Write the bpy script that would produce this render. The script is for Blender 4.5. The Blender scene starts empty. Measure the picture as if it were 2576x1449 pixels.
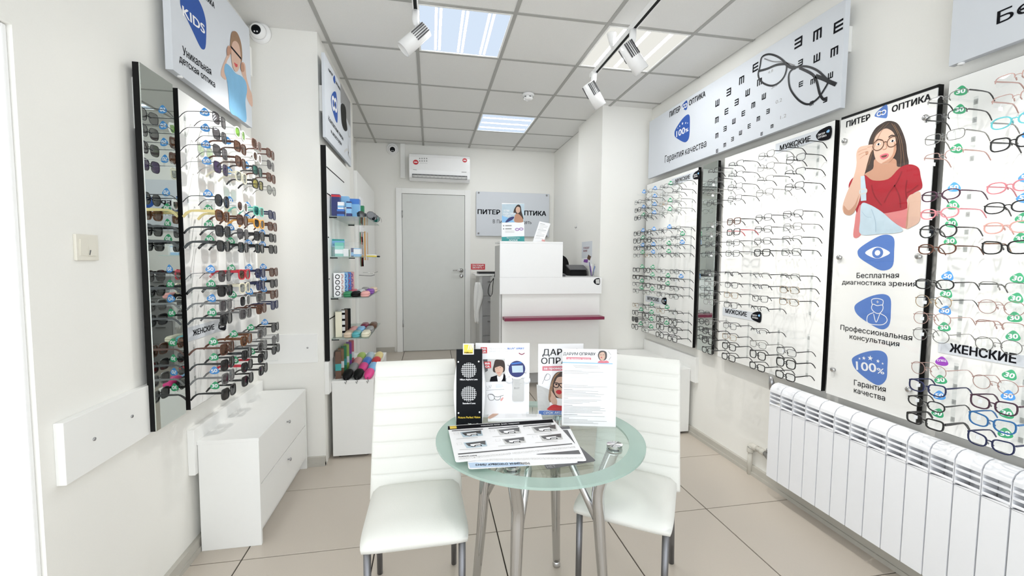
import bpy, bmesh, math, random
from mathutils import Vector, Matrix
from mathutils.geometry import tessellate_polygon
random.seed(7)
SC = bpy.context.scene
COL = SC.collection
# ------------------------------------------------------------------ camera
W, H = 2576, 1449
FPX, YAW, PITCH, ROLL, CAMZ = 1089.76, .18708, -.063925, .0071154, 1.45
_f = Vector((math.sin(YAW)*math.cos(PITCH), math.cos(YAW)*math.cos(PITCH), math.sin(PITCH)))
_r = Vector((math.cos(YAW), -math.sin(YAW), 0)); _u = _r.cross(_f)
CR = _r*math.cos(ROLL)+_u*math.sin(ROLL); CU = -_r*math.sin(ROLL)+_u*math.cos(ROLL); CF = _f
CAM = Vector((0, 0, CAMZ))
cam = bpy.data.cameras.new('camera'); camo = bpy.data.objects.new('camera', cam); COL.objects.link(camo)
cam.sensor_width = 36; cam.lens = FPX/W*36; cam.clip_start = .02
camo.matrix_world = Matrix(((CR.x, CU.x, -CF.x, 0), (CR.y, CU.y, -CF.y, 0), (CR.z, CU.z, -CF.z, CAMZ), (0, 0, 0, 1)))
SC.camera = camo
# ------------------------------------------------------------------ world daylight (street side behind the camera), exposure
wd = bpy.data.worlds.new('daylight'); SC.world = wd; wd.use_nodes = True
wd.node_tree.nodes['Background'].inputs[0].default_value = (.90, .95, 1.0, 1)
wd.node_tree.nodes['Background'].inputs[1].default_value = 2.2
SC.view_settings.view_transform = 'Standard'; SC.view_settings.look = 'None'
SC.view_settings.exposure = 0.37; SC.view_settings.gamma = 1; SC.view_settings.use_curve_mapping = False
SC.cycles.max_bounces = 10; SC.cycles.diffuse_bounces = 6; SC.cycles.glossy_bounces = 4
SC.cycles.transparent_max_bounces = 24; SC.cycles.transmission_bounces = 6; SC.cycles.sample_clamp_indirect = 6
SPOT_W = 40; PANEL_L = 3.2
# ------------------------------------------------------------------ pixel helpers (a pixel gives only a direction)
def ray(px, py): return CR*((px-W/2)/FPX) - CU*((py-H/2)/FPX) + CF
def on_z(px, py, z): d = ray(px, py); return CAM + d*((z-CAMZ)/d.z)
def on_x(px, py, x): d = ray(px, py); return CAM + d*(x/d.x)
def on_y(px, py, y): d = ray(px, py); return CAM + d*(y/d.y)
class Plane:
    def __init__(s, o, u, v): s.o = Vector(o); s.u = Vector(u).normalized(); s.v = Vector(v).normalized(); s.n = s.u.cross(s.v)
    def px(s, x, y):
        d = ray(x, y); t = (s.o-CAM).dot(s.n)/d.dot(s.n); p = CAM+d*t-s.o
        return Vector((p.dot(s.u), p.dot(s.v)))
    def at(s, uv, h=0): return s.o+s.u*uv[0]+s.v*uv[1]+s.n*h
def crop(ox, oy, k): return lambda x, y: (ox+x/k, oy+y/k)
# ------------------------------------------------------------------ materials
MATS = {}
def mat(name, col, rough=.5, metal=0, bump=0, scale=40, var=0, spec=.5, emit=0, ecol=None, coat=0):
    if name in MATS: return MATS[name]
    m = bpy.data.materials.new(name); m.use_nodes = True; t = m.node_tree; b = t.nodes['Principled BSDF']
    b.inputs['Base Color'].default_value = (*col, 1); b.inputs['Roughness'].default_value = rough; b.inputs['Metallic'].default_value = metal
    b.inputs['Specular IOR Level'].default_value = spec; b.inputs['Coat Weight'].default_value = coat
    if emit: b.inputs['Emission Color'].default_value = (*(ecol or col), 1); b.inputs['Emission Strength'].default_value = emit
    tc = t.nodes.new('ShaderNodeTexCoord'); nz = t.nodes.new('ShaderNodeTexNoise')
    nz.inputs['Scale'].default_value = scale; nz.inputs['Detail'].default_value = 4; t.links.new(tc.outputs['Object'], nz.inputs['Vector'])
    if var:
        mx = t.nodes.new('ShaderNodeMix'); mx.data_type = 'RGBA'
        mx.inputs[6].default_value = (*[c*(1-var) for c in col], 1); mx.inputs[7].default_value = (*[min(1, c*(1+var)) for c in col], 1)
        t.links.new(nz.outputs['Fac'], mx.inputs[0]); t.links.new(mx.outputs[2], b.inputs['Base Color'])
    if bump:
        bp = t.nodes.new('ShaderNodeBump'); bp.inputs['Strength'].default_value = bump; bp.inputs['Distance'].default_value = .002
        t.links.new(nz.outputs['Fac'], bp.inputs['Height']); t.links.new(bp.outputs[0], b.inputs['Normal'])
    MATS[name] = m; return m
def clear(name, tint, gloss=.06, haze=0, hcol=(1, 1, 1), rough=.02, trans=False):
    """thin clear sheet: lets light straight through, a little reflection and an optional milky share"""
    m = bpy.data.materials.new(name); m.use_nodes = True; t = m.node_tree; t.nodes.clear()
    out = t.nodes.new('ShaderNodeOutputMaterial'); tr = t.nodes.new('ShaderNodeBsdfTransparent'); tr.inputs[0].default_value = (*tint, 1)
    last = tr.outputs[0]
    if haze:
        d = t.nodes.new('ShaderNodeBsdfTranslucent' if trans else 'ShaderNodeBsdfDiffuse'); d.inputs[0].default_value = (*hcol, 1)
        mx = t.nodes.new('ShaderNodeMixShader'); mx.inputs[0].default_value = haze
        t.links.new(last, mx.inputs[1]); t.links.new(d.outputs[0], mx.inputs[2]); last = mx.outputs[0]
    g = t.nodes.new('ShaderNodeBsdfGlossy'); g.inputs['Roughness'].default_value = rough
    lw = t.nodes.new('ShaderNodeLayerWeight'); lw.inputs[0].default_value = .5
    pw = t.nodes.new('ShaderNodeMath'); pw.operation = 'POWER'; pw.inputs[1].default_value = 5; t.links.new(lw.outputs['Facing'], pw.inputs[0])
    mm = t.nodes.new('ShaderNodeMath'); mm.operation = 'MULTIPLY_ADD'; mm.use_clamp = True; mm.inputs[1].default_value = .85; mm.inputs[2].default_value = gloss
    t.links.new(pw.outputs[0], mm.inputs[0])
    mx = t.nodes.new('ShaderNodeMixShader'); t.links.new(mm.outputs[0], mx.inputs[0])
    t.links.new(last, mx.inputs[1]); t.links.new(g.outputs[0], mx.inputs[2]); t.links.new(mx.outputs[0], out.inputs[0])
    MATS[name] = m; return m
M = MATS
mat('wall', (.87, .86, .82), .75, bump=.12, scale=160, var=.015)
mat('ceil', (.79, .785, .765), .9, bump=.5, scale=260, var=.06)
mat('grid', (.40, .395, .375), .6, var=.03)
mat('tile', (.56, .50, .43), .34, bump=.05, scale=300, var=.05)
mat('grout', (.035, .028, .022), .9, var=.1)
mat('base', (.50, .48, .43), .6, var=.08, scale=14)
mat('white', (.88, .88, .86), .45, var=.01)
mat('gloss', (.90, .90, .90), .18, var=.01)
mat('board', (.90, .90, .88), .35, var=.01)
mat('bluewhite', (.67, .70, .745), .62, var=.02, scale=6)
mat('black', (.008, .008, .008), .55, var=.1, spec=.15)
mat('bk', (.004, .005, .007), .35, spec=.12)
mat('ink', (.006, .006, .009), .8, spec=.15)
mat('dgrey', (.09, .09, .095), .4, var=.1)
mat('grey', (.32, .32, .32), .5, var=.05)
mat('lgrey', (.60, .60, .59), .5, var=.03)
mat('door', (.70, .71, .68), .4, var=.03, scale=12)
mat('logo', (.035, .10, .38), .7, spec=.2)
mat('logo2', (.11, .22, .57), .7, spec=.2)
mat('pale', (.93, .93, .95), .4)
mat('crimson', (.22, .012, .055), .3, var=.05)
mat('red', (.60, .02, .03), .4)
mat('rose', (.66, .14, .19), .4)
mat('chrome', (.58, .58, .585), .10, metal=1)
mat('steel', (.45, .45, .46), .3, metal=1, var=.05)
mat('mirror', (.66, .71, .68), .01, metal=1)
mat('leather', (.77, .77, .73), .5, bump=.25, scale=220, var=.01)
mat('legm', (.20, .20, .21), .35, metal=.9)
mat('radi', (.86, .87, .90), .32, var=.01)
mat('pipe', (.62, .60, .54), .45, var=.06)
mat('skin', (.66, .44, .34), .8, var=.03, scale=12); mat('skin2', (.50, .27, .18), .8, var=.04, scale=12)
mat('hair', (.040, .024, .019), .6, var=.25, scale=30); mat('hair2', (.30, .17, .09), .6, var=.2, scale=30)
mat('shirt', (.36, .008, .02), .8, var=.12, scale=14); mat('shirtpale', (.66, .22, .22), .8)
mat('denim', (.50, .62, .70), .7, var=.12, scale=24); mat('tee', (.20, .45, .68), .7, var=.08, scale=20)
mat('shirtd', (.24, .004, .012), .8); mat('denimd', (.34, .46, .56), .7); mat('paleblue', (.52, .66, .84), .6); mat('teal', (.03, .33, .33), .4); mat('navy', (.015, .025, .15), .35); mat('blue', (.05, .20, .62), .35); mat('sky', (.25, .52, .82), .4)
mat('green', (.03, .24, .10), .45); mat('yellow', (.85, .62, .06), .4); mat('pink', (.80, .06, .28), .5); mat('peach', (.80, .40, .38), .6)
mat('sand', (.70, .55, .42), .6); mat('purple', (.25, .08, .40), .5); mat('brown', (.12, .055, .03), .4); mat('lime', (.45, .62, .15), .5)
mat('tag50', (.06, .30, .72), .35); mat('tag30', (.03, .36, .15), .35); mat('tagp', (.28, .03, .42), .35)
clear('glass', (.90, .96, .93), .07); clear('frost', (.80, .92, .87), .06, haze=.62, hcol=(.50, .64, .585), rough=.12)
clear('acrylic', (.985, .99, .99), .035, haze=.03, hcol=(.95, .96, .96)); clear('sheet', (.99, .99, .99), .02)
clear('lens', (.97, .98, .98), .06); clear('shelfglass', (.82, .90, .87), .08, haze=.12, hcol=(.7, .8, .76))
for n, c in dict(ldark=(.035, .035, .04), lgrad=(.12, .11, .12), lbrown=(.16, .075, .045), lgreen=(.30, .62, .10), lviolet=(.07, .04, .13), lteal=(.02, .20, .16), lyel=(.45, .40, .08), lblue=(.03, .04, .14), lclear=(.40, .42, .40)).items():
    clear(n, c, .10, haze=.25, hcol=tuple(x*.6 for x in c))
def emis(name, col, s):
    m = bpy.data.materials.new(name); m.use_nodes = True; b = m.node_tree.nodes['Principled BSDF']
    b.inputs['Base Color'].default_value = (0, 0, 0, 1); b.inputs['Specular IOR Level'].default_value = 0; b.inputs['Emission Color'].default_value = (*col, 1); b.inputs['Emission Strength'].default_value = s
    MATS[name] = m
emis('led_cool', (.72, .84, 1), .74*PANEL_L/3.2); emis('led_warm', (1, .99, .92), .66*PANEL_L/3.2); emis('led_strip', (.97, .99, 1), 50*PANEL_L/3.2)
# ------------------------------------------------------------------ mesh helpers
def tag(o, label=None, cat=None, group=None, kind=None):
    if label: o['label'] = label
    if cat: o['category'] = cat
    if group: o['group'] = group
    if kind: o['kind'] = kind
    return o
def empty(name, loc=(0, 0, 0), rz=0, parent=None):
    o = bpy.data.objects.new(name, None); COL.objects.link(o); o.location = loc; o.rotation_euler = (0, 0, rz); o.empty_display_size = .05
    if parent: o.parent = parent
    return o
def thing(name, label, cat, loc=(0, 0, 0), rz=0, group=None): return tag(empty(name, loc, rz), label, cat, group)
def link(name, me, parent=None, loc=None):
    o = bpy.data.objects.new(name, me); COL.objects.link(o)
    if parent: o.parent = parent
    if loc is not None: o.location = loc
    return o
def org(p):
    o = Vector((0, 0, 0))
    while p is not None: o = o+Vector(p.location); p = p.parent
    return o
class MB:
    def __init__(s): s.v = []; s.f = []; s.sm = []
    def add(s, vs, fs, smooth=False):
        k = len(s.v); s.v += [Vector(p) for p in vs]; s.f += [tuple(i+k for i in f) for f in fs]; s.sm += [smooth]*len(fs); return s
    def box(s, a, b, m=None):
        x0, y0, z0 = a; x1, y1, z1 = b
        vs = [Vector(p) for p in ((x0, y0, z0), (x1, y0, z0), (x1, y1, z0), (x0, y1, z0), (x0, y0, z1), (x1, y0, z1), (x1, y1, z1), (x0, y1, z1))]
        if m: vs = [m @ p for p in vs]
        return s.add(vs, [(0, 3, 2, 1), (4, 5, 6, 7), (0, 1, 5, 4), (1, 2, 6, 5), (2, 3, 7, 6), (3, 0, 4, 7)])
    def tube(s, path, r, seg=8, closed=False, sq=None, cap=True, smooth=True):
        """sweep a round (or flat, sq=(w, d, up)) section along a path; r may be a list"""
        P = [Vector(p) for p in path]; n = len(P); rings = []
        for i, p in enumerate(P):
            t = (P[(i+1) % n]-P[i-1]) if closed else (P[min(i+1, n-1)]-P[max(i-1, 0)])
            t.normalize()
            up = Vector(sq[2]) if sq else (Vector((0, 0, 1)) if abs(t.z) < .9 else Vector((1, 0, 0)))
            a = t.cross(up)
            if a.length < 1e-6: a = t.orthogonal()
            a.normalize(); b = a.cross(t)
            rr = r[i] if isinstance(r, (list, tuple)) else r
            if sq: rings.append([p+a*x*sq[0]*rr+b*y*sq[1]*rr for x, y in ((-.5, -.5), (.5, -.5), (.5, .5), (-.5, .5))])
            else: rings.append([p+(a*math.cos(q)+b*math.sin(q))*rr for q in (2*math.pi*k/seg for k in range(seg))])
        m = len(rings[0]); vs = [p for g in rings for p in g]; fs = []
        for i in range(n if closed else n-1):
            j = (i+1) % n
            for k in range(m): fs.append((i*m+k, i*m+(k+1) % m, j*m+(k+1) % m, j*m+k))
        if cap and not closed: fs += [tuple(range(m))[::-1], tuple((n-1)*m+k for k in range(m))]
        return s.add(vs, fs, smooth and not sq)
    def cyl(s, a, b, r, seg=16, r2=None): return s.tube([a, b], [r, r if r2 is None else r2], seg)
    def lathe(s, prof, seg=24, m=None):
        vs = []; fs = []
        for r, z in prof: vs += [Vector((r*math.cos(2*math.pi*k/seg), r*math.sin(2*math.pi*k/seg), z)) for k in range(seg)]
        if m: vs = [m @ p for p in vs]
        for i in range(len(prof)-1):
            for k in range(seg): fs.append((i*seg+k, i*seg+(k+1) % seg, (i+1)*seg+(k+1) % seg, (i+1)*seg+k))
        fs += [tuple(range(seg))[::-1], tuple((len(prof)-1)*seg+k for k in range(seg))]
        return s.add(vs, fs, True)
    def prism(s, pts, d):
        """closed outline of 3-D points pushed along vector d"""
        P = [Vector(p) for p in pts]; n = len(P); d = Vector(d)
        s.add(P+[p+d for p in P], [tuple(range(n))[::-1], tuple(range(n, 2*n))]+[(i, (i+1) % n, n+(i+1) % n, n+i) for i in range(n)]); return s
    def mesh(s, name, material):
        me = bpy.data.meshes.new(name); me.from_pydata([tuple(p) for p in s.v], [], s.f)
        me.materials.append(MATS[material]); me.polygons.foreach_set('use_smooth', s.sm); me.update(); return me
    def build(s, name, material, parent=None, bevel=0, world=True, fix=True):
        if parent is not None and world:
            o = org(parent); s.v = [p-o for p in s.v]
        me = s.mesh(name, material)
        if fix:
            bm = bmesh.new(); bm.from_mesh(me); bmesh.ops.recalc_face_normals(bm, faces=bm.faces); bm.to_mesh(me); bm.free()
        ob = link(name, me, parent)
        if bevel:
            md = ob.modifiers.new('bevel', 'BEVEL'); md.width = bevel; md.segments = 2; md.limit_method = 'ANGLE'
        return ob
def box(name, a, b, material, parent=None, bevel=0, world=True): return MB().box(a, b).build(name, material, parent, bevel, world)
def struct(o): o['kind'] = 'structure'; return o
def catmull(P, closed=True, k=5):
    n = len(P); out = []
    for i in range(n if closed else n-1):
        g = (lambda j: P[j % n]) if closed else (lambda j: P[max(0, min(n-1, j))])
        a, b, c, d = g(i-1), g(i), g(i+1), g(i+2)
        for q in range(k):
            t = q/k
            out.append(.5*((2*b)+(c-a)*t+(2*a-5*b+4*c-d)*t*t+(3*b-a-3*c+d)*t**3))
    if not closed: out.append(P[-1])
    return out
# ------------------------------------------------------------------ flat print: traced shapes and lettering on a plane
LAYER = .0005
def shape(pl, pts, material, name, parent, layer=1, smooth=True, k=4):
    """flat printed outline; pts in plane metres"""
    P = [Vector(p) for p in pts]
    if smooth: P = catmull(P, True, k)
    o = org(parent)
    me = bpy.data.meshes.new(name); q = [pl.at(p, layer*LAYER)-o for p in P]
    a = sum(P[i].x*P[(i+1) % len(P)].y-P[(i+1) % len(P)].x*P[i].y for i in range(len(P)))
    if a < 0: q.reverse()
    me.from_pydata([tuple(v) for v in q], [], [tuple(range(len(q)))]); me.materials.append(MATS[material]); me.update()
    return link(name, me, parent)
def shape_px(pl, c, pts, material, name, parent, layer=1, smooth=True): return shape(pl, [pl.px(*c(*p)) for p in pts], material, name, parent, layer, smooth)
def ribbon(pl, pts, w, material, name, parent, layer=2, closed=False, smooth=True, k=5):
    P = [Vector(p) for p in pts]
    if smooth: P = catmull(P, closed, k)
    n = len(P); L = []; o = org(parent)
    for i, p in enumerate(P):
        t = (P[(i+1) % n]-P[i-1]) if closed else P[min(i+1, n-1)]-P[max(i-1, 0)]
        t.normalize(); nn = Vector((-t.y, t.x))*w/2; L += [p-nn, p+nn]
    fs = [(2*i, (2*i+2) % (2*n), (2*i+3) % (2*n), 2*i+1) for i in range(n if closed else n-1)]
    me = bpy.data.meshes.new(name); me.from_pydata([tuple(pl.at(p, layer*LAYER)-o) for p in L], [], fs); me.materials.append(MATS[material]); me.update()
    return link(name, me, parent)
def ribbon_px(pl, c, pts, w, material, name, parent, layer=2, closed=False): return ribbon(pl, [pl.px(*c(*p)) for p in pts], w, material, name, parent, layer, closed)
_tc = {}
def glyphs(s, bold):
    """letter outlines filled contour by contour (the built-in face has overlapping contours); vertices (x, y, tiny lift)"""
    if (s, bold) in _tc: return _tc[(s, bold)]
    cu = bpy.data.curves.new('t', 'FONT'); cu.body = s; cu.resolution_u = 3; cu.fill_mode = 'NONE'; cu.dimensions = '3D'
    ob = bpy.data.objects.new('t', cu); COL.objects.link(ob)
    me = ob.to_mesh(); P = [Vector((p.co.x, p.co.y)) for p in me.vertices]; nxt = {}
    for e in me.edges: i, j = e.vertices; nxt.setdefault(i, []).append(j); nxt.setdefault(j, []).append(i)
    ob.to_mesh_clear(); bpy.data.objects.remove(ob); bpy.data.curves.remove(cu)
    seen = set(); loops = []
    for i in sorted(nxt):
        if i in seen: continue
        lp = [i]; seen.add(i); cur = min(nxt[i]) if min(nxt[i]) == i+1 else (i+1 if i+1 in nxt[i] else nxt[i][0])
        while cur not in seen:
            lp.append(cur); seen.add(cur); n = [q for q in nxt[cur] if q not in seen]
            if not n: break
            cur = cur+1 if cur+1 in n else n[0]
        if len(lp) > 2:
            L = [P[q].copy() for q in lp]
            ver = [(i, (i+1) % len(L)) for i in range(len(L)) if abs(L[i].x-L[(i+1) % len(L)].x) < 1e-4]
            for i, j in ver:                    # a contour that crosses its own stem: stop it at the stem's edge
                for k, _ in ver:
                    if .001 < L[k].x-L[i].x < .02 and (i, j) != (k, _): L[i].x = L[j].x = L[k].x+.0004
            loops.append(L)
    area = lambda L: sum(L[i].x*L[(i+1) % len(L)].y-L[(i+1) % len(L)].x*L[i].y for i in range(len(L)))/2
    def inside(p, L):
        c = False
        for i in range(len(L)):
            a, b = L[i], L[i-1]
            if (a.y > p.y) != (b.y > p.y) and p.x < (b.x-a.x)*(p.y-a.y)/(b.y-a.y)+a.x: c = not c
        return c
    A = [area(L) for L in loops]
    big = max(range(len(loops)), key=lambda i: abs(A[i])); sg = 1 if A[big] > 0 else -1
    outer = [i for i in range(len(loops)) if A[i]*sg > 0]; v = []; f = []
    hole_of = {}
    for h in range(len(loops)):
        if A[h]*sg < 0:
            c = [o for o in outer if abs(A[o]) > abs(A[h]) and inside(loops[h][0], loops[o])]
            if c: hole_of.setdefault(min(c, key=lambda o: abs(A[o])), []).append(h)
    for k, o in enumerate(outer):
        rings = [loops[o]]+[loops[h] for h in hole_of.get(o, [])]; n = len(v)
        flat = [p for r in rings for p in r]; v += [(p.x, p.y, (k % 3)*.000025) for p in flat]
        for t in tessellate_polygon([[Vector((p.x, p.y, 0)) for p in r] for r in rings]):
            a, b, c = (flat[q] for q in t); t = t if (b-a).cross(c-a) > 0 else (t[0], t[2], t[1]); f.append(tuple(q+n for q in t))
    if bold:                                    # heavier strokes: the same letters laid over themselves a hair apart
        n = len(v); d = bold*1.1; V = []; F = []
        for i, (dx, dy) in enumerate(((-d, -d*.6), (d, -d*.6), (-d, d*.6), (d, d*.6))): V += [(x+dx, y+dy, z+i*.00008) for x, y, z in v]; F += [tuple(k+i*n for k in q) for q in f]
        v, f = V, F
    _tc[(s, bold)] = (v, f); return v, f
def capheight():
    v, f = glyphs('Н', 0); return max(p[1] for p in v)
CAP = capheight()
def text(pl, s, a, b, cap, material, parent, layer=2, bold=.012, name='lettering', flip=False, slant=0):
    """line of lettering from plane point a to b (baseline ends), capitals cap metres tall"""
    v, f = glyphs(s, bold); x0 = min(p[0] for p in v); x1 = max(p[0] for p in v)
    a = Vector(a); b = Vector(b); e = b-a; n = Vector((-e.y, e.x)).normalized(); o = org(parent)
    q = []
    for x, y, lift in v:
        t = (x-x0)/(x1-x0); t = 1-t if flip else t
        p = a+e*t+n*(y/CAP*cap)+e.normalized()*(y/CAP*cap*slant); q.append(tuple(pl.at(p, layer*LAYER+lift)-o))
    me = bpy.data.meshes.new(name); me.from_pydata(q, [], f); me.materials.append(MATS[material]); me.update()
    return link(name, me, parent)
def text_px(pl, c, s, a, b, cap_px, material, parent, layer=2, bold=.012, level=True, **k):
    A = pl.px(*c(*a)); B = pl.px(*c(*b)); C = pl.px(*c(a[0], a[1]-cap_px)); B2 = pl.px(*c(b[0], b[1]-cap_px))
    cap = ((C-A).length+(B2-B).length)/2
    if level: A.y = B.y = (A.y+B.y)/2
    return text(pl, s, A, B, cap, material, parent, layer, bold, **k)
# ================================================================== the setting
XL, XR, YB, YF, ZC = -1.15, 2.17, 5.93, -1.3, 2.95
CLX, CLY, CLE = -.73, 3.17, 4.50         # left pillar: side face, front face, far end
CRX, CRY, CRE = 1.65, 4.06, 4.75         # right pillar
XLB, XRB = -.92, 1.71                    # back bay
PZ, PY = .215, 3.62                      # raised floor of the back bay
T = .12
def tiled(parent, lines_x, lines_y, z, x0, x1, y0, y1, material, gap, name, th, cut=None):
    cache = {}
    for i in range(len(lines_x)-1):
        for j in range(len(lines_y)-1):
            a, b, c, d = max(lines_x[i], x0)+gap/2, min(lines_x[i+1], x1)-gap/2, max(lines_y[j], y0)+gap/2, min(lines_y[j+1], y1)-gap/2
            if b-a < .02 or d-c < .02 or (cut and cut((a+b)/2, (c+d)/2)): continue
            key = (round(b-a, 3), round(d-c, 3))
            if key not in cache:
                w, l = (b-a)/2, (d-c)/2; e = min(.0015, th/3)
                m = MB(); t0, t1 = (0, th)
                top = th if th > 0 else th
                m.add([(-w, -l, 0), (w, -l, 0), (w, l, 0), (-w, l, 0), (-w, -l, th-math.copysign(e, th)), (w, -l, th-math.copysign(e, th)), (w, l, th-math.copysign(e, th)), (-w, l, th-math.copysign(e, th)),
                       (-w+e, -l+e, th), (w-e, -l+e, th), (w-e, l-e, th), (-w+e, l-e, th)],
                      [(0, 1, 5, 4), (1, 2, 6, 5), (2, 3, 7, 6), (3, 0, 4, 7), (4, 5, 9, 8), (5, 6, 10, 9), (6, 7, 11, 10), (7, 4, 8, 11), (8, 9, 10, 11)])
                me = m.mesh(name, material)
                bm = bmesh.new(); bm.from_mesh(me)
                if th < 0: bmesh.ops.reverse_faces(bm, faces=bm.faces)
                bm.to_mesh(me); bm.free(); cache[key] = me
            link(name, cache[key], parent, Vector(((a+b)/2, (c+d)/2, z))-org(parent))
fl = struct(box('floor', (XL-.3, YF, -.12), (XR+T, YB+T, -.006), 'grout'))
tiled(fl, [-.90+.6225*k for k in range(-2, 6)], [2.205+.63*k for k in range(-6, 4)], -.006, XL-.3, XR, YF, PY, 'tile', .006, 'floor_tile', .006)
pf = MB(); pf.box((CLX+.36, PY, -.006), (1.72, CRY, PZ-.006)); pf.box((CLX, CLY+1.04, -.006), (1.72, 4.3, PZ-.006)); pf.box((XLB-.02, 4.3, -.006), (XRB+.02, YB, PZ-.006))
pf = struct(pf.build('floor_platform', 'grout'))
tiled(pf, [-.95+.62*k for k in range(0, 6)], [PY, 4.24, 4.86, 5.48, 6.1], PZ-.006, CLX+.36, CRX, PY, 4.24, 'tile', .006, 'floor_tile', .006)
tiled(pf, [-.955+.61*k for k in range(0, 6)], [PY, 4.24, 4.86, 5.48, 6.1], PZ-.006, XLB, XRB, 4.24, YB, 'tile', .006, 'floor_tile', .006)
for k in range(4): MB().box((CLX+.364+.622*k, PY-.006, 0), (min(CLX+.36+.622*(k+1)-.004, 1.72), PY-.0005, PZ-.003)).build('riser_tile', 'tile', pf)
# ceiling: slab, grid bars and panels
LX = [.52+.6*k for k in range(-4, 4)]; LY = [2.69+.61*k for k in range(-7, 7)]
ce = struct(box('ceiling', (XL-.3, YF, ZC+.012), (XR+T, YB+T, ZC+.12), 'grid'))
lights = {(3, 7): 0, (5, 7): 1, (4, 10): 2}
def iscut(x, y):
    return (-.08 < x < .52 and 2.69 < y < 3.30) or (1.12 < x < 1.72 and 2.69 < y < 3.30) or (.52 < x < 1.12 and 4.52 < y < 5.13)
tiled(ce, LX, LY, ZC+.012, XL-.3, XR, YF, YB, 'ceil', .026, 'ceiling_tile', -.009, iscut)
for x in LX:
    if XL < x < XR: box('grid_bar', (x-.012, YF, ZC-.001), (x+.012, YB, ZC+.012), 'grid', ce)
for y in LY:
    if YF < y < YB: box('grid_bar', (XL-.3, y-.012, ZC-.0005), (XR, y+.012, ZC+.012), 'grid', ce)
# walls
DY, DZ = 1.50, 2.10      # doorway in the left wall ends at DY
wl = MB(); wl.box((XL-.3, DY, 0), (XL, CLY, ZC+.012)); wl.box((XL-.3, YF, DZ), (XL, DY, ZC+.012)); struct(wl.build('wall_left', 'wall'))
struct(box('trim_1', (XL-.28, DY-.018, 0), (XL-.012, DY-.001, DZ-.002), 'gloss', None, .004))
struct(box('trim_2', (XL-.28, YF+.2, DZ-.018), (XL-.012, DY-.02, DZ-.001), 'gloss', None, .004))
struct(box('wall_passage', (XL-1.2, YF, 0), (XL-1.1, DY+.3, 2.6), 'wall'))
pl_ = MB(); pl_.box((XL-.3, CLY, 0), (CLX, CLE, ZC+.012)); struct(pl_.build('wall_pillar_left', 'wall'))
struct(box('wall_back_left', (XLB-T, CLE, 0), (XLB, YB, ZC+.012), 'wall'))
struct(box('wall_back', (XLB-T, YB, 0), (XRB+T, YB+T, ZC+.012), 'wall'))
struct(box('wall_back_right', (XRB, CRE, 0), (XRB+T, YB, ZC+.012), 'wall'))
struct(box('wall_pillar_right', (CRX, CRY, 0), (XR+T, CRE, ZC+.012), 'wall'))
struct(box('wall_right', (XR, YF, 0), (XR+T, CRY, ZC+.012), 'wall'))
# street front behind the camera: posts and lintel of the shop window
wf = MB(); wf.box((XL-.3, YF-.12, 2.75), (XR+T, YF, ZC+.012)); wf.box((XL-.3, YF-.12, 0), (XR+T, YF, .12)); wf.box((XL-.3, YF-.12, .12), (XL+.05, YF, 2.75)); wf.box((XR-.05, YF-.12, .12), (XR+T, YF, 2.75))
struct(wf.build('wall_front', 'white'))
# baseboards
def baseboard(name, pts):
    m = MB(); P = [Vector((x, y, 0)) for x, y in pts]
    m.tube([p+Vector((0, 0, .032)) for p in P], 1, sq=(.022, .064, (0, 0, 1))); m.tube([p+Vector((0, 0, .012)) for p in P], 1, sq=(.036, .024, (0, 0, 1)))
    return struct(m.build(name, 'base'))
baseboard('baseboard_left', [(XL+.011, DY+.02), (XL+.011, CLY-.002)])
baseboard('baseboard_pillar', [(XL+.02, CLY-.011), (CLX, CLY-.011)])
baseboard('baseboard_right', [(XR-.011, CRY-.002), (XR-.011, YF+.02)])
bb = baseboard('baseboard_back', [(XLB+.011, 4.6), (XLB+.011, YB-.011), (-.47, YB-.011)]); bb.location.z = PZ
bb = baseboard('baseboard_back_right', [(.565, YB-.011), (XRB-.005, YB-.011)]); bb.location.z = PZ
# mounting rails: white boards screwed to the walls behind the displays
def rail(name, a, b, screws, label, n, g=None):
    r = thing('mounting_rail', label, 'wall board', ((a[0]+b[0])/2, (a[1]+b[1])/2, a[2]), group=g)
    box('board', a, b, 'white', r, .002)
    for p in screws:
        q = Vector(p); MB().cyl(q, q+Vector(n)*.003, .006, 10).build('screw', 'steel', r)
    return r
rail('l', (XL, 1.55, .735), (XL+.028, 2.18, .935), [(XL+.028, 1.67, .835), (XL+.028, 1.86, .845)], 'white mounting board with two screws low on the wall under the light switch', (1, 0, 0))
rail('l2', (XL, 2.185, .735), (XL+.022, 3.16, .935), [], 'white mounting board behind the lower part of the sunglasses display', (1, 0, 0))
rail('l3', (XL, 2.0, 1.96), (XL+.022, 3.16, 2.16), [], 'white mounting board behind the upper part of the sunglasses display', (1, 0, 0))
rail('l4', (XL, 2.28, .40), (XL+.03, 3.16, .625), [], 'white upstand board on the wall behind the two-drawer cabinet', (1, 0, 0))
rail('l5', (XL+.04, CLY-.016, .735), (CLX-.035, CLY, .935), [(CLX-.10, CLY-.016, .84)], 'white mounting board with one screw on the pillar face', (0, -1, 0))
rail('l6', (CLX, CLY+.005, .50), (CLX+.03, 4.2, .73), [], 'white upstand board behind the spectacle case cabinet', (1, 0, 0))
rail('l7', (XL, 2.1, 2.62), (XL+.03, 3.14, 2.80), [], 'white mounting board behind the children sign', (1, 0, 0))
rail('l8', (CLX, CLY+.02, 2.45), (CLX+.022, 4.2, 2.62), [], 'white mounting board behind the contact lens sign', (1, 0, 0))
rail('r1', (XR-.03, 3.17, .45), (XR, 4.05, .66), [], 'white upstand board on the wall behind the low right cabinet', (-1, 0, 0))
rail('r2', (XR-.03, 1.97, 2.55), (XR, 4.05, 2.68), [], 'white mounting board behind the long eye chart sign', (-1, 0, 0))
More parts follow.
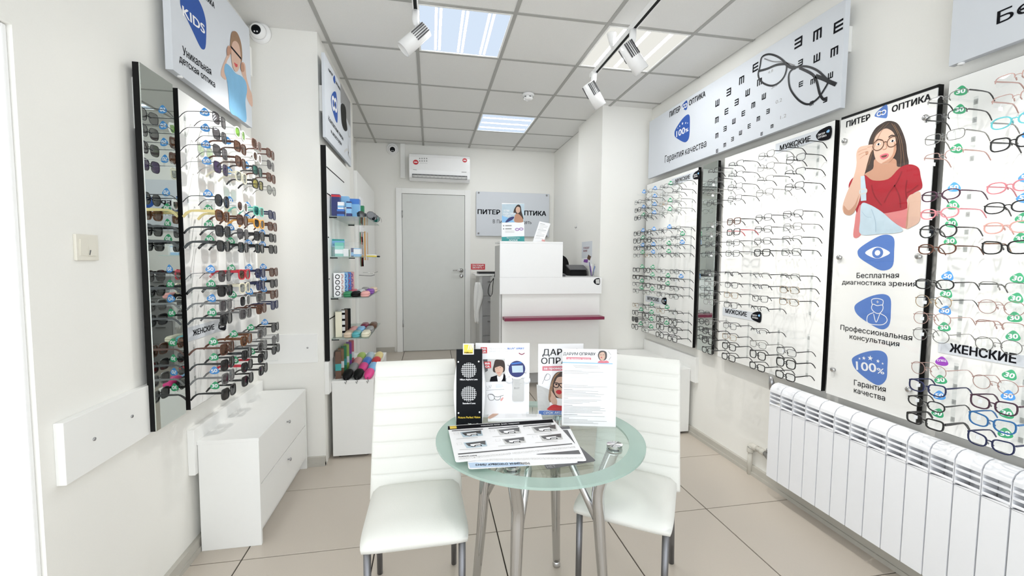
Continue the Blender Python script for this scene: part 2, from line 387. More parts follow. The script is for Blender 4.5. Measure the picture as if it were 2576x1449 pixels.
# door in the back wall
dr = struct(empty('door_1', (.05, YB, PZ)))
a, b, zt = -.435, .54, 2.385
fm = MB(); fm.box((a, YB-.03, PZ), (a+.075, YB, zt)); fm.box((b-.075, YB-.03, PZ), (b, YB, zt)); fm.box((a+.075, YB-.03, zt-.07), (b-.075, YB, zt)); fm.build('door_frame', 'white', dr, .003)
lf = box('door_leaf', (a+.08, YB-.022, PZ+.012), (b-.08, YB-.001, zt-.076), 'door', dr)
for x in (a+.0775, b-.0775): box('door_gap', (x-.0022, YB-.0215, PZ+.012), (x+.0022, YB-.002, zt-.074), 'dgrey', dr)
for z in (2.0, .55): MB().cyl((a+.078, YB-.028, z), (a+.078, YB-.028, z+.09), .008, 10).build('hinge', 'steel', dr)
hx, hz = on_y(1160, 680, YB).x, on_y(1160, 680, YB).z
hm = MB(); hm.cyl((hx, YB-.022, hz), (hx, YB-.032, hz), .027, 20); hm.tube([(hx, YB-.03, hz), (hx, YB-.075, hz), (hx-.015, YB-.08, hz), (hx-.115, YB-.08, hz)], .0095, 10); hm.build('door_handle', 'chrome', dr)
hm = MB(); hm.cyl((hx, YB-.022, hz-.075), (hx, YB-.031, hz-.075), .026, 20); hm.box((hx-.004, YB-.036, hz-.088), (hx+.004, YB-.03, hz-.066)); hm.build('lock_rose', 'chrome', dr)
box('strike_plate', (b-.077, YB-.033, hz-.09), (b-.068, YB-.0295, hz+.02), 'steel', dr)
# ================================================================== lamps
def panel_light(x0, x1, y0, y1, m, along, label):
    t = thing('ceiling_panel_light', label, 'ceiling light', ((x0+x1)/2, (y0+y1)/2, ZC))
    fr = MB()
    for q in ((x0, y0, x1, y0+.012), (x0, y1-.012, x1, y1), (x0, y0+.012, x0+.012, y1-.012), (x1-.012, y0+.012, x1, y1-.012)): fr.box((q[0], q[1], ZC-.002), (q[2], q[3], ZC+.011))
    fr.build('frame', 'white', t)
    box('diffuser', (x0+.012, y0+.012, ZC+.004), (x1-.012, y1-.012, ZC+.010), m, t)
    for k in range(3):
        f = .22+.28*k
        for d in ((-.014, .014) if along == 'y' and m == 'led_cool' else (0,)):
            w = .007 if m == 'led_cool' and along == 'y' else .014
            if along == 'y':
                c = x0+(x1-x0)*f+d; box('led_strip', (c-w, y0+.03, ZC+.0025), (c+w, y1-.03, ZC+.005), 'led_strip', t)
            else:
                c = y0+(y1-y0)*f; box('led_strip', (x0+.03, c-w, ZC+.0025), (x1-.03, c+w, ZC+.005), 'led_strip', t)
panel_light(-.068, .508, 2.702, 3.288, 'led_cool', 'y', 'square LED ceiling panel with dotted strips beside the single left spotlight')
panel_light(1.132, 1.708, 2.702, 3.288, 'led_warm', 'y', 'square LED ceiling panel crossed by the right spotlight track')
panel_light(.532, 1.108, 4.532, 5.118, 'led_cool', 'x', 'square LED ceiling panel near the back wall above the counter')
def track(x0, y0, x1, y1, z, label):
    t = thing('track_rail', label, 'lighting track', (x0, y0, z))
    a, b = Vector((x0, y0, z)), Vector((x1, y1, z)); d = (b-a).normalized(); n = Vector((-d.y, d.x, 0))
    m = MB()
    for s in (-1, 1): m.tube([a+n*s*.0135, b+n*s*.0135], 1, sq=(.007, .03, (0, 0, 1)))
    m.tube([a+Vector((0, 0, .011)), b+Vector((0, 0, .011))], 1, sq=(.02, .008, (0, 0, 1)))
    m.build('rail_body', 'gloss', t)
    MB().tube([a+Vector((0, 0, -.002)), b+Vector((0, 0, -.002))], 1, sq=(.0198, .024, (0, 0, 1))).build('rail_slot', 'black', t)
    return t
def spot(p, aim, label, power):
    """track head: adapter block and stem under the rail, tilted finned can, real lamp at its mouth"""
    p = Vector(p); aim = Vector(aim); piv = p+Vector((0, 0, -.155)); d = (aim-piv).normalized()
    t = thing('track_spotlight', label, 'spotlight', p)
    m = MB(); m.tube([p, p+Vector((0, 0, -.055)), p+Vector((0, 0, -.085))], [.021, .021, .011], 12); m.build('adapter', 'gloss', t)
    m = MB(); m.cyl(p+Vector((0, 0, -.08)), piv, .008, 8); m.build('stem', 'gloss', t)
    q = d.to_track_quat('Z', 'Y').to_matrix().to_4x4(); mm = Matrix.Translation(piv) @ q
    body = MB(); body.lathe([(.036, -.085), (.044, -.082), (.046, .0), (.047, .105), (.043, .105), (.040, .06), (.030, .05)], 24, mm)
    body.build('lamp_can', 'gloss', t)
    MB().lathe([(.039, .052), (.039, .056)], 20, mm).build('lamp_front', 'dgrey', t)
    for k in range(5):
        g = MB()
        for s in (1,): g.box((.038, -.030+.013*k, -.078), (.0475, -.0255+.013*k, .012), mm)
        g.build('cooling_slot', 'dgrey', t)
    g = MB(); 
    for k in range(5): g.box((-.0475, -.030+.013*k, -.078), (-.038, -.0255+.013*k, .012), mm)
    g.build('cooling_fin', 'dgrey', t)
    ld = bpy.data.lights.new('spot_lamp', 'SPOT'); ld.energy = power; ld.spot_size = math.radians(58); ld.spot_blend = .7; ld.shadow_soft_size = .022; ld.color = (1, .975, .93)
    lo = bpy.data.objects.new('spot_lamp', ld); COL.objects.link(lo); lo.parent = t
    lo.location = mm @ Vector((0, 0, .112))-p; lo.rotation_euler = d.to_track_quat('-Z', 'Y').to_euler()
tz = 2.925
tl = on_z(1046, 28, tz)
track(tl.x, tl.y, tl.x-.03, .1, tz, 'white lighting track with one spotlight at its end on the ceiling')
trz = 2.86
r0, r1 = on_z(1488, 192, trz), on_z(1652, 0, trz); dd = (r1-r0).normalized()
trk = track(r0.x, r0.y, (r0+dd*3.0).x, (r0+dd*3.0).y, trz, 'suspended white lighting track with spotlights along the right side')
def along(px, py): return on_z(px, py, trz-.015)
for i in (.45, 1.9):
    q = r0+dd*i; m = MB(); m.lathe([(.004, -.10), (.030, -.012), (.032, 0)], 18, Matrix.Translation((q.x-.03, q.y, ZC))); m.cyl((q.x-.03, q.y, ZC-.09), (q.x, q.y, trz+.015), .0012, 6); m.build('suspension', 'gloss', trk)
spot(tl+Vector((0, -.03, -.015)), (-1.1, 2.66, 1.72), 'single white track spotlight tilted towards the sunglasses wall', SPOT_W*1.25)
s2, s3 = along(1592, 75), along(1494, 182)
spot(s2, (2.1, 2.5, 1.5), 'white finned spotlight hanging under the warm ceiling panel', SPOT_W)
spot(s3, (2.1, 3.30, 1.45), 'white finned spotlight at the far end of the suspended track', SPOT_W*.62)
for k, (dist, ty) in enumerate(((1.72, 1.75), (2.25, .95))):
    q = r0+dd*dist; spot((q.x, q.y, trz-.015), (2.1, ty, 1.5), ['white spotlight on the suspended track aimed at the poster', 'white spotlight on the suspended track aimed at the women display'][k], SPOT_W)
spot((tl.x-.015, tl.y-1.05, tz-.015), (-1.1, 1.9, 1.6), 'white spotlight on the ceiling track aimed at the tall mirror', SPOT_W*.08)
spot((tl.x-.02, tl.y-1.9, tz-.015), (.5, 1.7, .7), 'white spotlight on the ceiling track aimed at the table', SPOT_W*.35)
# ================================================================== furniture
def cabinet(label, x0, x1, y0, y1, z1, face, drawers=True, feet=True):
    """low white chest against a wall; face = +1: front looks towards +x, -1: towards -x"""
    t = thing('display_cabinet', label, 'cabinet', ((x0+x1)/2, (y0+y1)/2, 0)); th = .018
    zb = .02 if feet else 0
    m = MB(); m.box((x0, y0, zb), (x1, y0+th, z1-th)); m.box((x0, y1-th, zb), (x1, y1, z1-th))
    bx = x0 if face > 0 else x1-th; m.box((bx, y0+th, zb), (bx+th, y1-th, z1-th)); fx0, fx1 = (x1-.06, x1-.045) if face > 0 else (x0+.045, x0+.06)
    m.box((fx0, y0+th, zb), (fx1, y1-th, zb+.075)); m.build('carcass', 'white', t, .0015)
    box('top', (x0-.002, y0-.002, z1-th), (x1+.002, y1+.002, z1), 'white', t, .0015)
    f0, f1 = (x1-.02, x1-.002) if face > 0 else (x0+.002, x0+.02)
    zs = [zb+.078, (zb+.078+z1-th)/2, z1-th]
    for k in range(2):
        d = box('drawer', (f0, y0+th+.003, zs[k]+.003), (f1, y1-th-.003, zs[k+1]-.003), 'white', t, .001)
        ym = (y0+y1)/2+.02; zm = zs[k]+(zs[k+1]-zs[k])*.72; xx = x1-.002 if face > 0 else x0+.002; s = face
        q = MB(); q.cyl((xx, ym, zm), (xx+s*.012, ym, zm), .004, 8); q.lathe([(.006, 0), (.010, .004), (.009, .009), (.004, .011)], 12, Matrix.Translation((xx+s*.010, ym, zm)) @ Matrix.Rotation(s*math.pi/2, 4, 'Y')); q.build('knob', 'steel', d)
    if feet:
        q = MB()
        for (a, b) in ((x0+.04, y0+.05), (x1-.05, y0+.05), (x0+.04, y1-.05), (x1-.05, y1-.05)):
            q = MB(); q.cyl((a, b, 0), (a, b, zb+.004), .012, 10); q.build('foot', 'black', t)
    return t
cabinet('white two-drawer cabinet standing under the sunglasses display', XL+.032, -.845, 2.305, 3.14, .558, 1, feet=False)
cab2 = cabinet('white cabinet topped with spectacle cases beside the left pillar', CLX+.032, -.41, 3.245, 4.19, .575, 1)
cabinet('low white cabinet in the corner under the small mens board', 1.80, XR-.032, 3.235, 4.045, .555, -1)
# ---------------------------------------------------------------- display boards
ROWS = [2.09, 2.02, 1.945, 1.87, 1.72, 1.65, 1.58, 1.51, 1.37, 1.30, 1.232, 1.165, 1.025, .95, .885, .812]
BXL, BXR = -1.10, 2.115
def board_body(t, side, y0, y1, z0, z1, face='board'):
    s = 1 if side == 'L' else -1; X = BXL if side == 'L' else BXR
    a, b = sorted((X-s*.026, X-s*.0012)); box('backing', (a, y0, z0), (b, y1, z1), 'black', t)
    a, b = sorted((X-s*.0012, X)); box('face_panel', (a, y0+.0015, z0+.0015), (b, y1-.0015, z1-.0015), face, t)
ARM = {}
def arm_mesh():
    if 'a' not in ARM:
        m = MB(); m.box((-.0018, .0, -.0035), (.0018, .1545, .0034)); m.box((-.0018, .1525, .0034), (.0018, .1545, .0150)); m.box((-.007, 0, -.010), (.007, .003, .010))
        ARM['a'] = m.mesh('holder_arm', 'acrylic')
        m = MB(); m.box((-.007, .0005, -.125), (.007, .0025, .125)); ARM['s'] = m.mesh('acrylic_strip', 'acrylic')
    return ARM
def display_board(name, label, side, y0, y1, cols, z0=.742, z1=2.205):
    X = BXL if side == 'L' else BXR; s = 1 if side == 'L' else -1
    t = thing(name, label, 'display board', (X, (y0+y1)/2, z0))
    board_body(t, side, y0, y1, z0, z1); A = arm_mesh(); rz = -math.pi/2*s
    for y in cols:
        for g in range(4):
            o = link('acrylic_strip', A['s'], t, Vector((X, y, sum(ROWS[g*4:g*4+4])/4))-org(t)); o.rotation_euler.z = rz
        for z in ROWS:
            o = link('holder_arm', A['a'], t, Vector((X, y, z-.004))-org(t)); o.rotation_euler.z = rz
    return t
CL = [2.27, 2.49, 2.71, 2.925]; C1 = [3.25, 3.45, 3.715, 3.92]; C2 = [2.785, 2.56, 2.30, 2.085]; C4 = [1.38, 1.17]
bL = display_board('sunglasses_board', 'white wall board with rows of sunglasses beside the tall left mirror', 'L', on_x(447, 215, -1.10).y, 3.075, CL)
b1 = display_board('eyeglasses_board', 'white wall board with eyeglasses in the corner beside the right pillar', 'R', on_x(1757, 430, 2.115).y, 4.025, C1)
b2 = display_board('eyeglasses_board', 'white wall board with mens eyeglasses between the narrow mirror and the poster', 'R', 1.99, 2.868, C2)
b4 = display_board('eyeglasses_board', 'white wall board with womens eyeglasses above the radiator', 'R', .60, 1.478, C4)
def mirror(side, y0, y1, label):
    X = BXL if side == 'L' else BXR; s = 1 if side == 'L' else -1
    t = thing('wall_mirror', label, 'mirror', (X, (y0+y1)/2, .742)); z0, z1 = .742, 2.205
    a, b = sorted((X-s*.026, X-s*.0045)); box('backing', (a, y0, z0), (b, y1, z1), 'black', t)
    a, b = sorted((X-s*.0045, X)); box('mirror_glass', (a, y0, z0), (b, y1, z1), 'mirror', t, .001)
mirror('L', on_x(351, 160, BXL).y, on_x(434, 208, BXL).y, 'tall narrow mirror on the left wall beside the sunglasses')
mirror('R', on_x(1806, 410, BXR).y, on_x(1769, 420, BXR).y, 'tall narrow mirror between the two mens eyeglasses boards')
# ---------------------------------------------------------------- reception counter
t = ct = thing('reception_counter', 'white two-level reception counter with a crimson bag shelf', 'counter', (1.14, 4.3, PZ))
CY = 4.0
def cx(px, py, y=CY): return on_y(px, py, y)
xl, xm, xr = cx(1257, 640).x, cx(1415, 640).x, 1.645
zt, zl, zp, zs, zb = cx(1300, 612).z, cx(1450, 697).z, cx(1300, 740).z, cx(1300, 800).z, cx(1341, 938).z
box('upper_front', (xl, CY-.012, zl-.002), (xm, CY+.012, zt), 'gloss', t, .002)
box('fascia', (xl, CY-.014, zp), (xr, CY+.006, zl-.003), 'gloss', t, .002)
box('lower_front', (xl+.025, CY+.006, zb), (xr-.01, CY+.026, zp+.02), 'white', t)
box('side_panel', (xl, CY+.013, PZ), (xl+.02, 4.62, zp+.14), 'lgrey', t)
box('upper_side', (xl, CY+.013, zp+.141), (xl+.018, 4.30, zt-.02), 'lgrey', t)
box('upper_top', (xl, CY-.012, zt+.0005), (xm, 4.30, zt+.018), 'gloss', t, .002)
box('upper_side', (xm-.018, CY+.013, zl), (xm, 4.30, zt), 'white', t)
box('worktop', (xl+.02, CY-.01, zl-.022), (xr, 4.62, zl-.001), 'lgrey', t)
box('plinth', (xl+.04, CY+.20, PZ), (xr-.02, CY+.22, zb+.03), 'lgrey', t)
m = MB(); m.box((xl+.03, CY-.13, zs-.012), (on_y(1521, 797, CY-.13).x, CY+.005, zs+.016)); m.build('bag_shelf', 'crimson', t, .002)
pc = Plane((0, CY-.014, 0), (1, 0, 0), (0, 0, 1)); cc = crop(1180, 460, 3.292)
shape_px(pc, cc, [(1030, 818), (1045, 795), (1075, 788), (1083, 800), (1083, 835), (1070, 845), (1045, 838)], 'ink', 'sticker', t, 1)
shape_px(pc, cc, [(1048, 800), (1078, 796), (1080, 835), (1050, 835)], 'lgrey', 'sticker_panel', t, 2, False)
# ---------------------------------------------------------------- round glass table
TX, TY, TR, TZ = .430, 1.655, .412, .75
t = tb = thing('round_glass_table', 'round glass table with a frosted green rim and chrome legs', 'table', (TX, TY, 0))
def disc(r0, r1, z0, z1, seg=96):
    m = MB(); vs = []; fs = []
    prof = [(r0, z0), (r1, z0), (r1, z1), (r0, z1)]
    for k in range(seg):
        a = 2*math.pi*k/seg; vs += [(TX+r*math.cos(a), TY+r*math.sin(a), z) for r, z in prof]
    for k in range(seg):
        j = (k+1) % seg
        for i in range(4 if r0 > 0 else 4): fs.append((k*4+i, j*4+i, j*4+(i+1) % 4, k*4+(i+1) % 4))
    return m.add(vs, fs)
m = MB(); seg = 96
m.add([(TX+(TR-.062)*math.cos(2*math.pi*k/seg), TY+(TR-.062)*math.sin(2*math.pi*k/seg), z) for z in (TZ-.009, TZ) for k in range(seg)], [tuple(range(seg))[::-1], tuple(range(seg, 2*seg))])
m.build('glass_centre', 'glass', t)
disc(TR-.062, TR, TZ-.009, TZ).build('frosted_rim', 'frost', t)
for k in range(4):
    a = math.radians(57.5+90*k); d = Vector((math.cos(a), math.sin(a), 0)); c = Vector((TX, TY, 0)); up = Vector((0, 0, 1))
    path = catmull([c+d*.285+up*.03, c+d*.262+up*.25, c+d*.245+up*.46, c+d*.24+up*.56, c+d*.262+up*.64, c+d*.295+up*.738], False, 5)
    m = MB(); m.tube(path, [.017+.007*min(1, i/(len(path)*.45)) for i in range(len(path))], 16)
    lg = m.build('leg', 'chrome', t)
    m = MB(); m.tube([c+d*.25+up*.42, c+d*.195+up*.53, c+d*.13+up*.66, c+d*.10+up*.725], [.013, .0145, .0145, .0145], 14); m.build('brace', 'chrome', lg)
    MB().lathe([(.010, 0), (.017, .004), (.019, .014), (.016, .024), (.012, .032)], 20, Matrix.Translation(c+d*.285)).build('foot', 'chrome', lg)
    MB().lathe([(.028, TZ-.019), (.030, TZ-.012), (.030, TZ-.0095)], 28, Matrix.Translation(c+d*.298)).build('collar', 'chrome', lg)
    cap = MB(); q = c+d*.298; n = 28
    cap.add([q+Vector((.029*math.cos(2*math.pi*i/n), .029*math.sin(2*math.pi*i/n), TZ+z+(.0018*(i % 2) if z > .005 else 0))) for z in (.0003, .009) for i in range(n)]+[q+up*(TZ+.0105)],
            [(i, (i+1) % n, n+(i+1) % n, n+i) for i in range(n)]+[(n+i, n+(i+1) % n, 2*n) for i in range(n)])
    cap.build('cap', 'steel' if False else 'chrome', lg)
# ---------------------------------------------------------------- chairs
def chair(loc, rz, label):
    t = thing('dining_chair', label, 'chair', (*loc, 0), rz)
    w, dp, zs = .395, .415, .47
    # seat: rounded cushion, front edge drooping; local -y is the front
    nu, nv = 14, 14; m = MB(); top = []; bot = []
    def sup(v, n=5): return (1-abs(v)**n)**(1/n)
    for j in range(nv+1):
        v = -1+2*j/nv
        for i in range(nu+1):
            u = -1+2*i/nu
            x = u*w/2*(1-.05*(v+1)/2)*(1-.04*abs(v)**6); y = v*dp/2*(1-.03*abs(u)**6)
            e = max(abs(u)**7, abs(v)**7); z = zs+.012*(1-u*u)*(1-v*v*.6)-.030*e-(.020*max(0, -v-.55)**1.2)
            top.append((x, y, z)); bot.append((x*.985, y*.985, zs-.062+.006*e))
    N = (nu+1)*(nv+1); fs = []
    for j in range(nv):
        for i in range(nu):
            a = j*(nu+1)+i; fs.append((a, a+1, a+nu+2, a+nu+1)); fs.append((N+a, N+a+nu+1, N+a+nu+2, N+a+1))
    ring = [i for i in range(nu+1)]+[j*(nu+1)+nu for j in range(1, nv+1)]+[nv*(nu+1)+i for i in range(nu-1, -1, -1)]+[j*(nu+1) for j in range(nv-1, 0, -1)]
    for k in range(len(ring)): a, b = ring[k], ring[(k+1) % len(ring)]; fs.append((b, a, N+a, N+b))
    m.add(top+bot, fs, True); m.build('seat', 'leather', t, 0, False)
    # backrest: stack of rounded sections up a leaning spine with stitched grooves on the front
    H0, H1 = .40, .985; grooves = [.505+.0685*k for k in range(7)]
    zsq = [H0+(H1-H0)*k/60 for k in range(61)]+[g for g in grooves]+[g+.006 for g in grooves]+[g-.006 for g in grooves]; zsq = sorted(set(zsq))
    vs = []; fs = []; n = 32
    for z in zsq:
        q = (z-H0)/(H1-H0); yc = dp/2-.012+.045*q+.055*q*q
        g = max((math.exp(-((z-s)/.0045)**2) for s in grooves), default=0); endt = min(1, ((H1-z)/.018+.02))**.5
        hw = (w/2+.004-.022*q)*(.97+.03*endt); ht = .024*endt
        for k in range(n):
            a = 2*math.pi*k/n; ca, sa = math.cos(a), math.sin(a)
            x = math.copysign(abs(ca)**.28, ca)*hw; y = math.copysign(abs(sa)**.55, sa)*ht
            if y < 0: y += g*.008*min(1, abs(sa)*1.5)
            vs.append((x, yc+y-.012*math.cos(x/hw*1.4)*0, z))
    for r in range(len(zsq)-1):
        for k in range(n): fs.append((r*n+k, r*n+(k+1) % n, (r+1)*n+(k+1) % n, (r+1)*n+k))
    fs += [tuple(range(n))[::-1], tuple((len(zsq)-1)*n+k for k in range(n))]
    MB().add(vs, fs, True).build('backrest', 'leather', t, 0, False)
    for sx in (-1, 1):
        MB().tube([(sx*(w/2-.028), -dp/2+.035, zs-.055), (sx*(w/2-.028), -dp/2+.028, 0.004)], [.0135, .0125], 12).build('leg', 'legm', t, 0, False)
        MB().tube([(sx*(w/2-.035), dp/2-.03, zs-.05), (sx*(w/2-.03), dp/2+.02, .2), (sx*(w/2-.028), dp/2+.055, .004)], [.0135, .0135, .0125], 12).build('leg', 'legm', t, 0, False)
    return t
chair((-.060, 1.732), math.radians(1), 'white upholstered chair facing straight ahead on the sunglasses side of the table')
chair((.845, 1.70), math.radians(-35), 'white upholstered chair turned towards the glass table on the radiator side')
# ---------------------------------------------------------------- radiator
RX0, RX1, RZ0, RZ1, RP = 2.035, 2.13, .135, .715, .0865
t = rd = thing('radiator', 'white sectional aluminium radiator on the wall below the poster', 'radiator', ((RX0+RX1)/2, 1.5, RZ0))
def section_mesh():
    m = MB(); g = .0028; h = RP/2-g; dx = RX1-RX0; zt = RZ1-RZ0
    m.box((0, -h, 0), (.010, h, zt-.139))                                  # front plate
    m.box((.010, -.012, .02), (dx-.012, .012, zt-.14)); m.box((.055, -.012, zt-.14), (dx-.012, .012, zt-.03))                     # core column
    m.box((dx-.014, -h, .0), (dx-.004, h, zt-.06))                         # rear plate
    cap = [(-.002, zt-.052), (.0, zt-.036), (.010, zt-.017), (.030, zt-.004), (.055, zt), (.080, zt-.006), (dx, zt-.022), (dx, zt-.036), (.080, zt-.019), (.055, zt-.013), (.030, zt-.017), (.012, zt-.030), (.006, zt-.052)]
    m.prism([(x, -h, z) for x, z in cap], (0, 2*h, 0))
    for k in range(3):                                                     # louvres under the cap: plates leaning out over open gaps
        z = zt-.072-.026*k
        m.prism([(-.001, -h, z+.001), (-.001, -h, z-.004), (.006, -h, z+.0005), (.006, -h, z+.0045)], (0, 2*h, 0))
    for s in (-1, 1): m.box((.0, s*h-.0012, zt-.135), (.075, s*h+.0012, zt-.045))
    m.prism([(0, -h, zt-.140), (0, h, zt-.140), (0, h, zt-.138), (0, h*.4, zt-.134), (0, -h, zt-.128)], (.006, 0, 0))
    me = m.mesh('radiator_section', 'radi'); bm = bmesh.new(); bm.from_mesh(me); bmesh.ops.recalc_face_normals(bm, faces=bm.faces); bm.to_mesh(me); bm.free(); return me
sm = section_mesh()
for k in range(20):
    link('radiator_section', sm, rd, Vector((RX0, 2.262-RP*(k+.5), RZ0))-org(rd))
tp = thing('heating_pipe', 'beige heating pipe rising from the floor into the radiator', 'pipe', (2.07, 2.44, 0))
pb = on_z(1885, 1192, 0)
m = MB(); m.tube([(pb.x, pb.y, .0), (pb.x, pb.y, .17)], .0155, 14); m.build('riser', 'pipe', tp)
pe = Vector((pb.x, pb.y, .185))
m = MB(); m.tube(catmull([pe+Vector((0, 0, -.03)), pe, pe+Vector((.006, -.012, .012)), pe+Vector((.008, -.05, .013))], False, 5), .021, 14); m.build('elbow', 'pipe', tp)
m = MB(); m.tube([pe+Vector((.008, -.04, .013)), pe+Vector((.010, -.13, .013))], .0155, 14); m.tube([pe+Vector((.009, -.08, .013)), pe+Vector((.010, -.12, .013))], .021, 14); m.build('sleeve', 'pipe', tp)
m = MB(); m.tube([pe+Vector((.010, -.12, .013)), (RX0+.05, 2.25, pe.z+.01)], .017, 12); m.tube([pe+Vector((.01, -.14, .025)), pe+Vector((.01, -.14, .05))], .009, 8); m.build('valve', 'steel', tp)
tv = thing('radiator_valve', 'small chrome valve between board and radiator top', 'valve', (2.09, 2.30, .66))
m = MB(); m.tube([(2.085, 2.262, .665), (2.085, 2.31, .665)], .013, 12); m.tube([(2.085, 2.305, .66), (2.085, 2.305, .70), (2.082, 2.31, .74)], [.013, .017, .010], 12); m.build('body', 'steel', tv)
MB().lathe([(.012, 0), (.014, .004), (.013, .03), (.008, .034)], 12, Matrix.Translation((2.082, 2.31, .738))).build('cap', 'acrylic', tv)
# ================================================================== eyeglasses and sunglasses on the boards
mat('f_black', (.008, .008, .009), .25, coat=.3); mat('f_gun', (.06, .06, .065), .3, metal=.6); mat('f_silver', (.30, .295, .285), .25, metal=.9)
mat('f_gold', (.55, .40, .25), .25, metal=.9); mat('f_rose', (.48, .31, .28), .3, metal=.6); mat('f_pink', (.58, .20, .23), .3); mat('f_salmon', (.64, .34, .30), .35)
mat('f_red', (.55, .02, .04), .3); mat('f_brown', (.09, .03, .015), .3, var=.3, scale=90); mat('f_tort', (.16, .06, .02), .25, var=.8, scale=120)
mat('f_white', (.85, .85, .84), .35); mat('f_teal', (.18, .58, .48), .35); mat('f_orange', (.80, .38, .06), .35); mat('f_cream', (.78, .74, .58), .35)
mat('f_navy', (.012, .018, .07), .3); mat('f_grey', (.16, .16, .16), .3); mat('f_blue', (.02, .13, .34), .3); mat('f_plum', (.05, .015, .035), .3); mat('f_clear', (.70, .70, .68), .2)
mat('f_yellow', (.80, .66, .30), .4); mat('f_turq', (.10, .42, .46), .3)
# shape: half width, half height, squareness, gap, rim width, rim depth, temple height, outer lift, half-rim
SH = dict(metalrect=(.0255, .0165, 3.6, .018, .0018, .002, .0040, .0, 0), halfrim=(.026, .0165, 3.6, .018, .0020, .002, .0042, .0, 1), metalround=(.0245, .0215, 2.2, .019, .0015, .0018, .0024, 0, 0),
          rect=(.026, .0175, 3.8, .016, .0036, .0036, .0050, .001, 0), thickrect=(.0265, .0165, 4.2, .015, .0050, .0042, .0085, .002, 0), square=(.026, .0205, 3.4, .016, .0038, .0040, .0052, .001, 0),
          round=(.0245, .0205, 2.3, .017, .0036, .0036, .0046, 0, 0), cat=(.0265, .0185, 3.0, .015, .0038, .0038, .0052, .0055, 0), oval=(.026, .0165, 2.4, .017, .0034, .0034, .0044, .001, 0),
          sunsq=(.0275, .0225, 3.6, .015, .0044, .0044, .0090, .0015, 0), sunway=(.0275, .0215, 3.0, .015, .0054, .0046, .0120, .0045, 0), sunround=(.0265, .0245, 2.2, .016, .0030, .0030, .0036, 0, 0),
          sunmetal=(.028, .0235, 3.2, .014, .0018, .002, .0026, .002, 0), sunoval=(.026, .0225, 2.3, .017, .0058, .005, .0080, .001, 0))
def outline(a, b, n, lift, sgn, seg=22):
    P = []
    for k in range(seg):
        q = 2*math.pi*k/seg; c, s = math.cos(q), math.sin(q)
        x = math.copysign(abs(c)**(2/n), c)*a; z = math.copysign(abs(s)**(2/n), s)*b
        if z < 0: x *= 1-.10*(z/b)**2                     # narrower towards the cheek
        z += lift*max(0, x/a)*(.5+.5*z/b)
        P.append((sgn*x, z))
    return P
def curve_y(x): return -1.1*x*x
_gc = {}
def glasses_mesh(sh, fm, lens, tm, tipm):
    key = (sh, fm, lens, tm)
    if key in _gc: return _gc[key]
    a, b, n, gap, rw, rd, th, lift, half = SH[sh]; out = {}
    fr = MB()
    for s in (-1, 1):
        cx_ = s*(gap/2+a); P = outline(a, b, n, lift, s)
        ring = [Vector((cx_+x, curve_y(cx_+x), z)) for x, z in P]
        if half: fr.tube([p for p in ring if p.z > -b*.25] if False else ring[0:12], 1, sq=(rd, rw*1.3, (0, 1, 0)))
        else: fr.tube(ring, 1, closed=True, sq=(rd, rw, (0, 1, 0)))
        lm = MB(); m_ = len(ring); lm.add([p*1.0 for p in ring]+[Vector((cx_, curve_y(cx_)+.0012, 0))], [(i, (i+1) % m_, m_) for i in range(m_)], True)
        out['lens%d' % s] = lm.mesh('lens', lens)
        hx = s*(gap/2+2*a+.003); hy = curve_y(hx)-.002; hz = b*.5+lift
        fr.tube([(s*(gap/2+1.9*a), curve_y(gap/2+1.9*a), hz*.95), (hx, hy, hz)], 1, sq=(max(rd, .003), max(rw, .003), (0, 1, 0)))
        t1 = MB(); L = .138; x1 = s*(abs(hx)-.004)
        path = [(hx, hy, hz), (hx, hy-.03, hz+.0005), ((hx+x1)/2, -.075, hz+.001), (x1, -.103, hz), (x1, -.112, hz-.003), (x1, -.124, hz-.011), (x1, -L, hz-.026)]
        t1.tube(path, [1, 1, .8, .7, .8, .95, .8], sq=(max(.0022, th*.35), th, (0, 0, 1))); out['temple%d' % s] = t1.mesh('temple', tm)
    by = b*.35
    fr.tube([(-gap/2-.001, 0, by-.002), (-gap/4, .001, by+.001), (gap/4, .001, by+.001), (gap/2+.001, 0, by-.002)], 1, sq=(max(rd*.9, .0018), max(rw*.95, .0016), (0, 1, 0)))
    for s in (-1, 1): fr.tube([(s*gap*.40, -.002, by-.006), (s*gap*.47, -.009, by-.013)], 1, sq=(.002, .0036, (0, 1, 0)))
    out['front'] = fr.mesh('frame_front', fm)
    for me in out.values():
        bm = bmesh.new(); bm.from_mesh(me); bmesh.ops.recalc_face_normals(bm, faces=bm.faces); bm.to_mesh(me); bm.free()
    _gc[key] = out; return out
pm = MB(); pm.box((-.001, -.009, -.016), (.001, .009, -.004)); pm.box((-.0004, -.0008, -.004), (.0004, .0008, .006)); PL = pm.mesh('price_label', 'pale')
ORD = ['first', 'second', 'third', 'fourth', 'fifth', 'sixth', 'seventh', 'eighth', 'ninth', 'tenth', 'eleventh', 'twelfth', 'thirteenth', 'fourteenth', 'fifteenth', 'sixteenth']
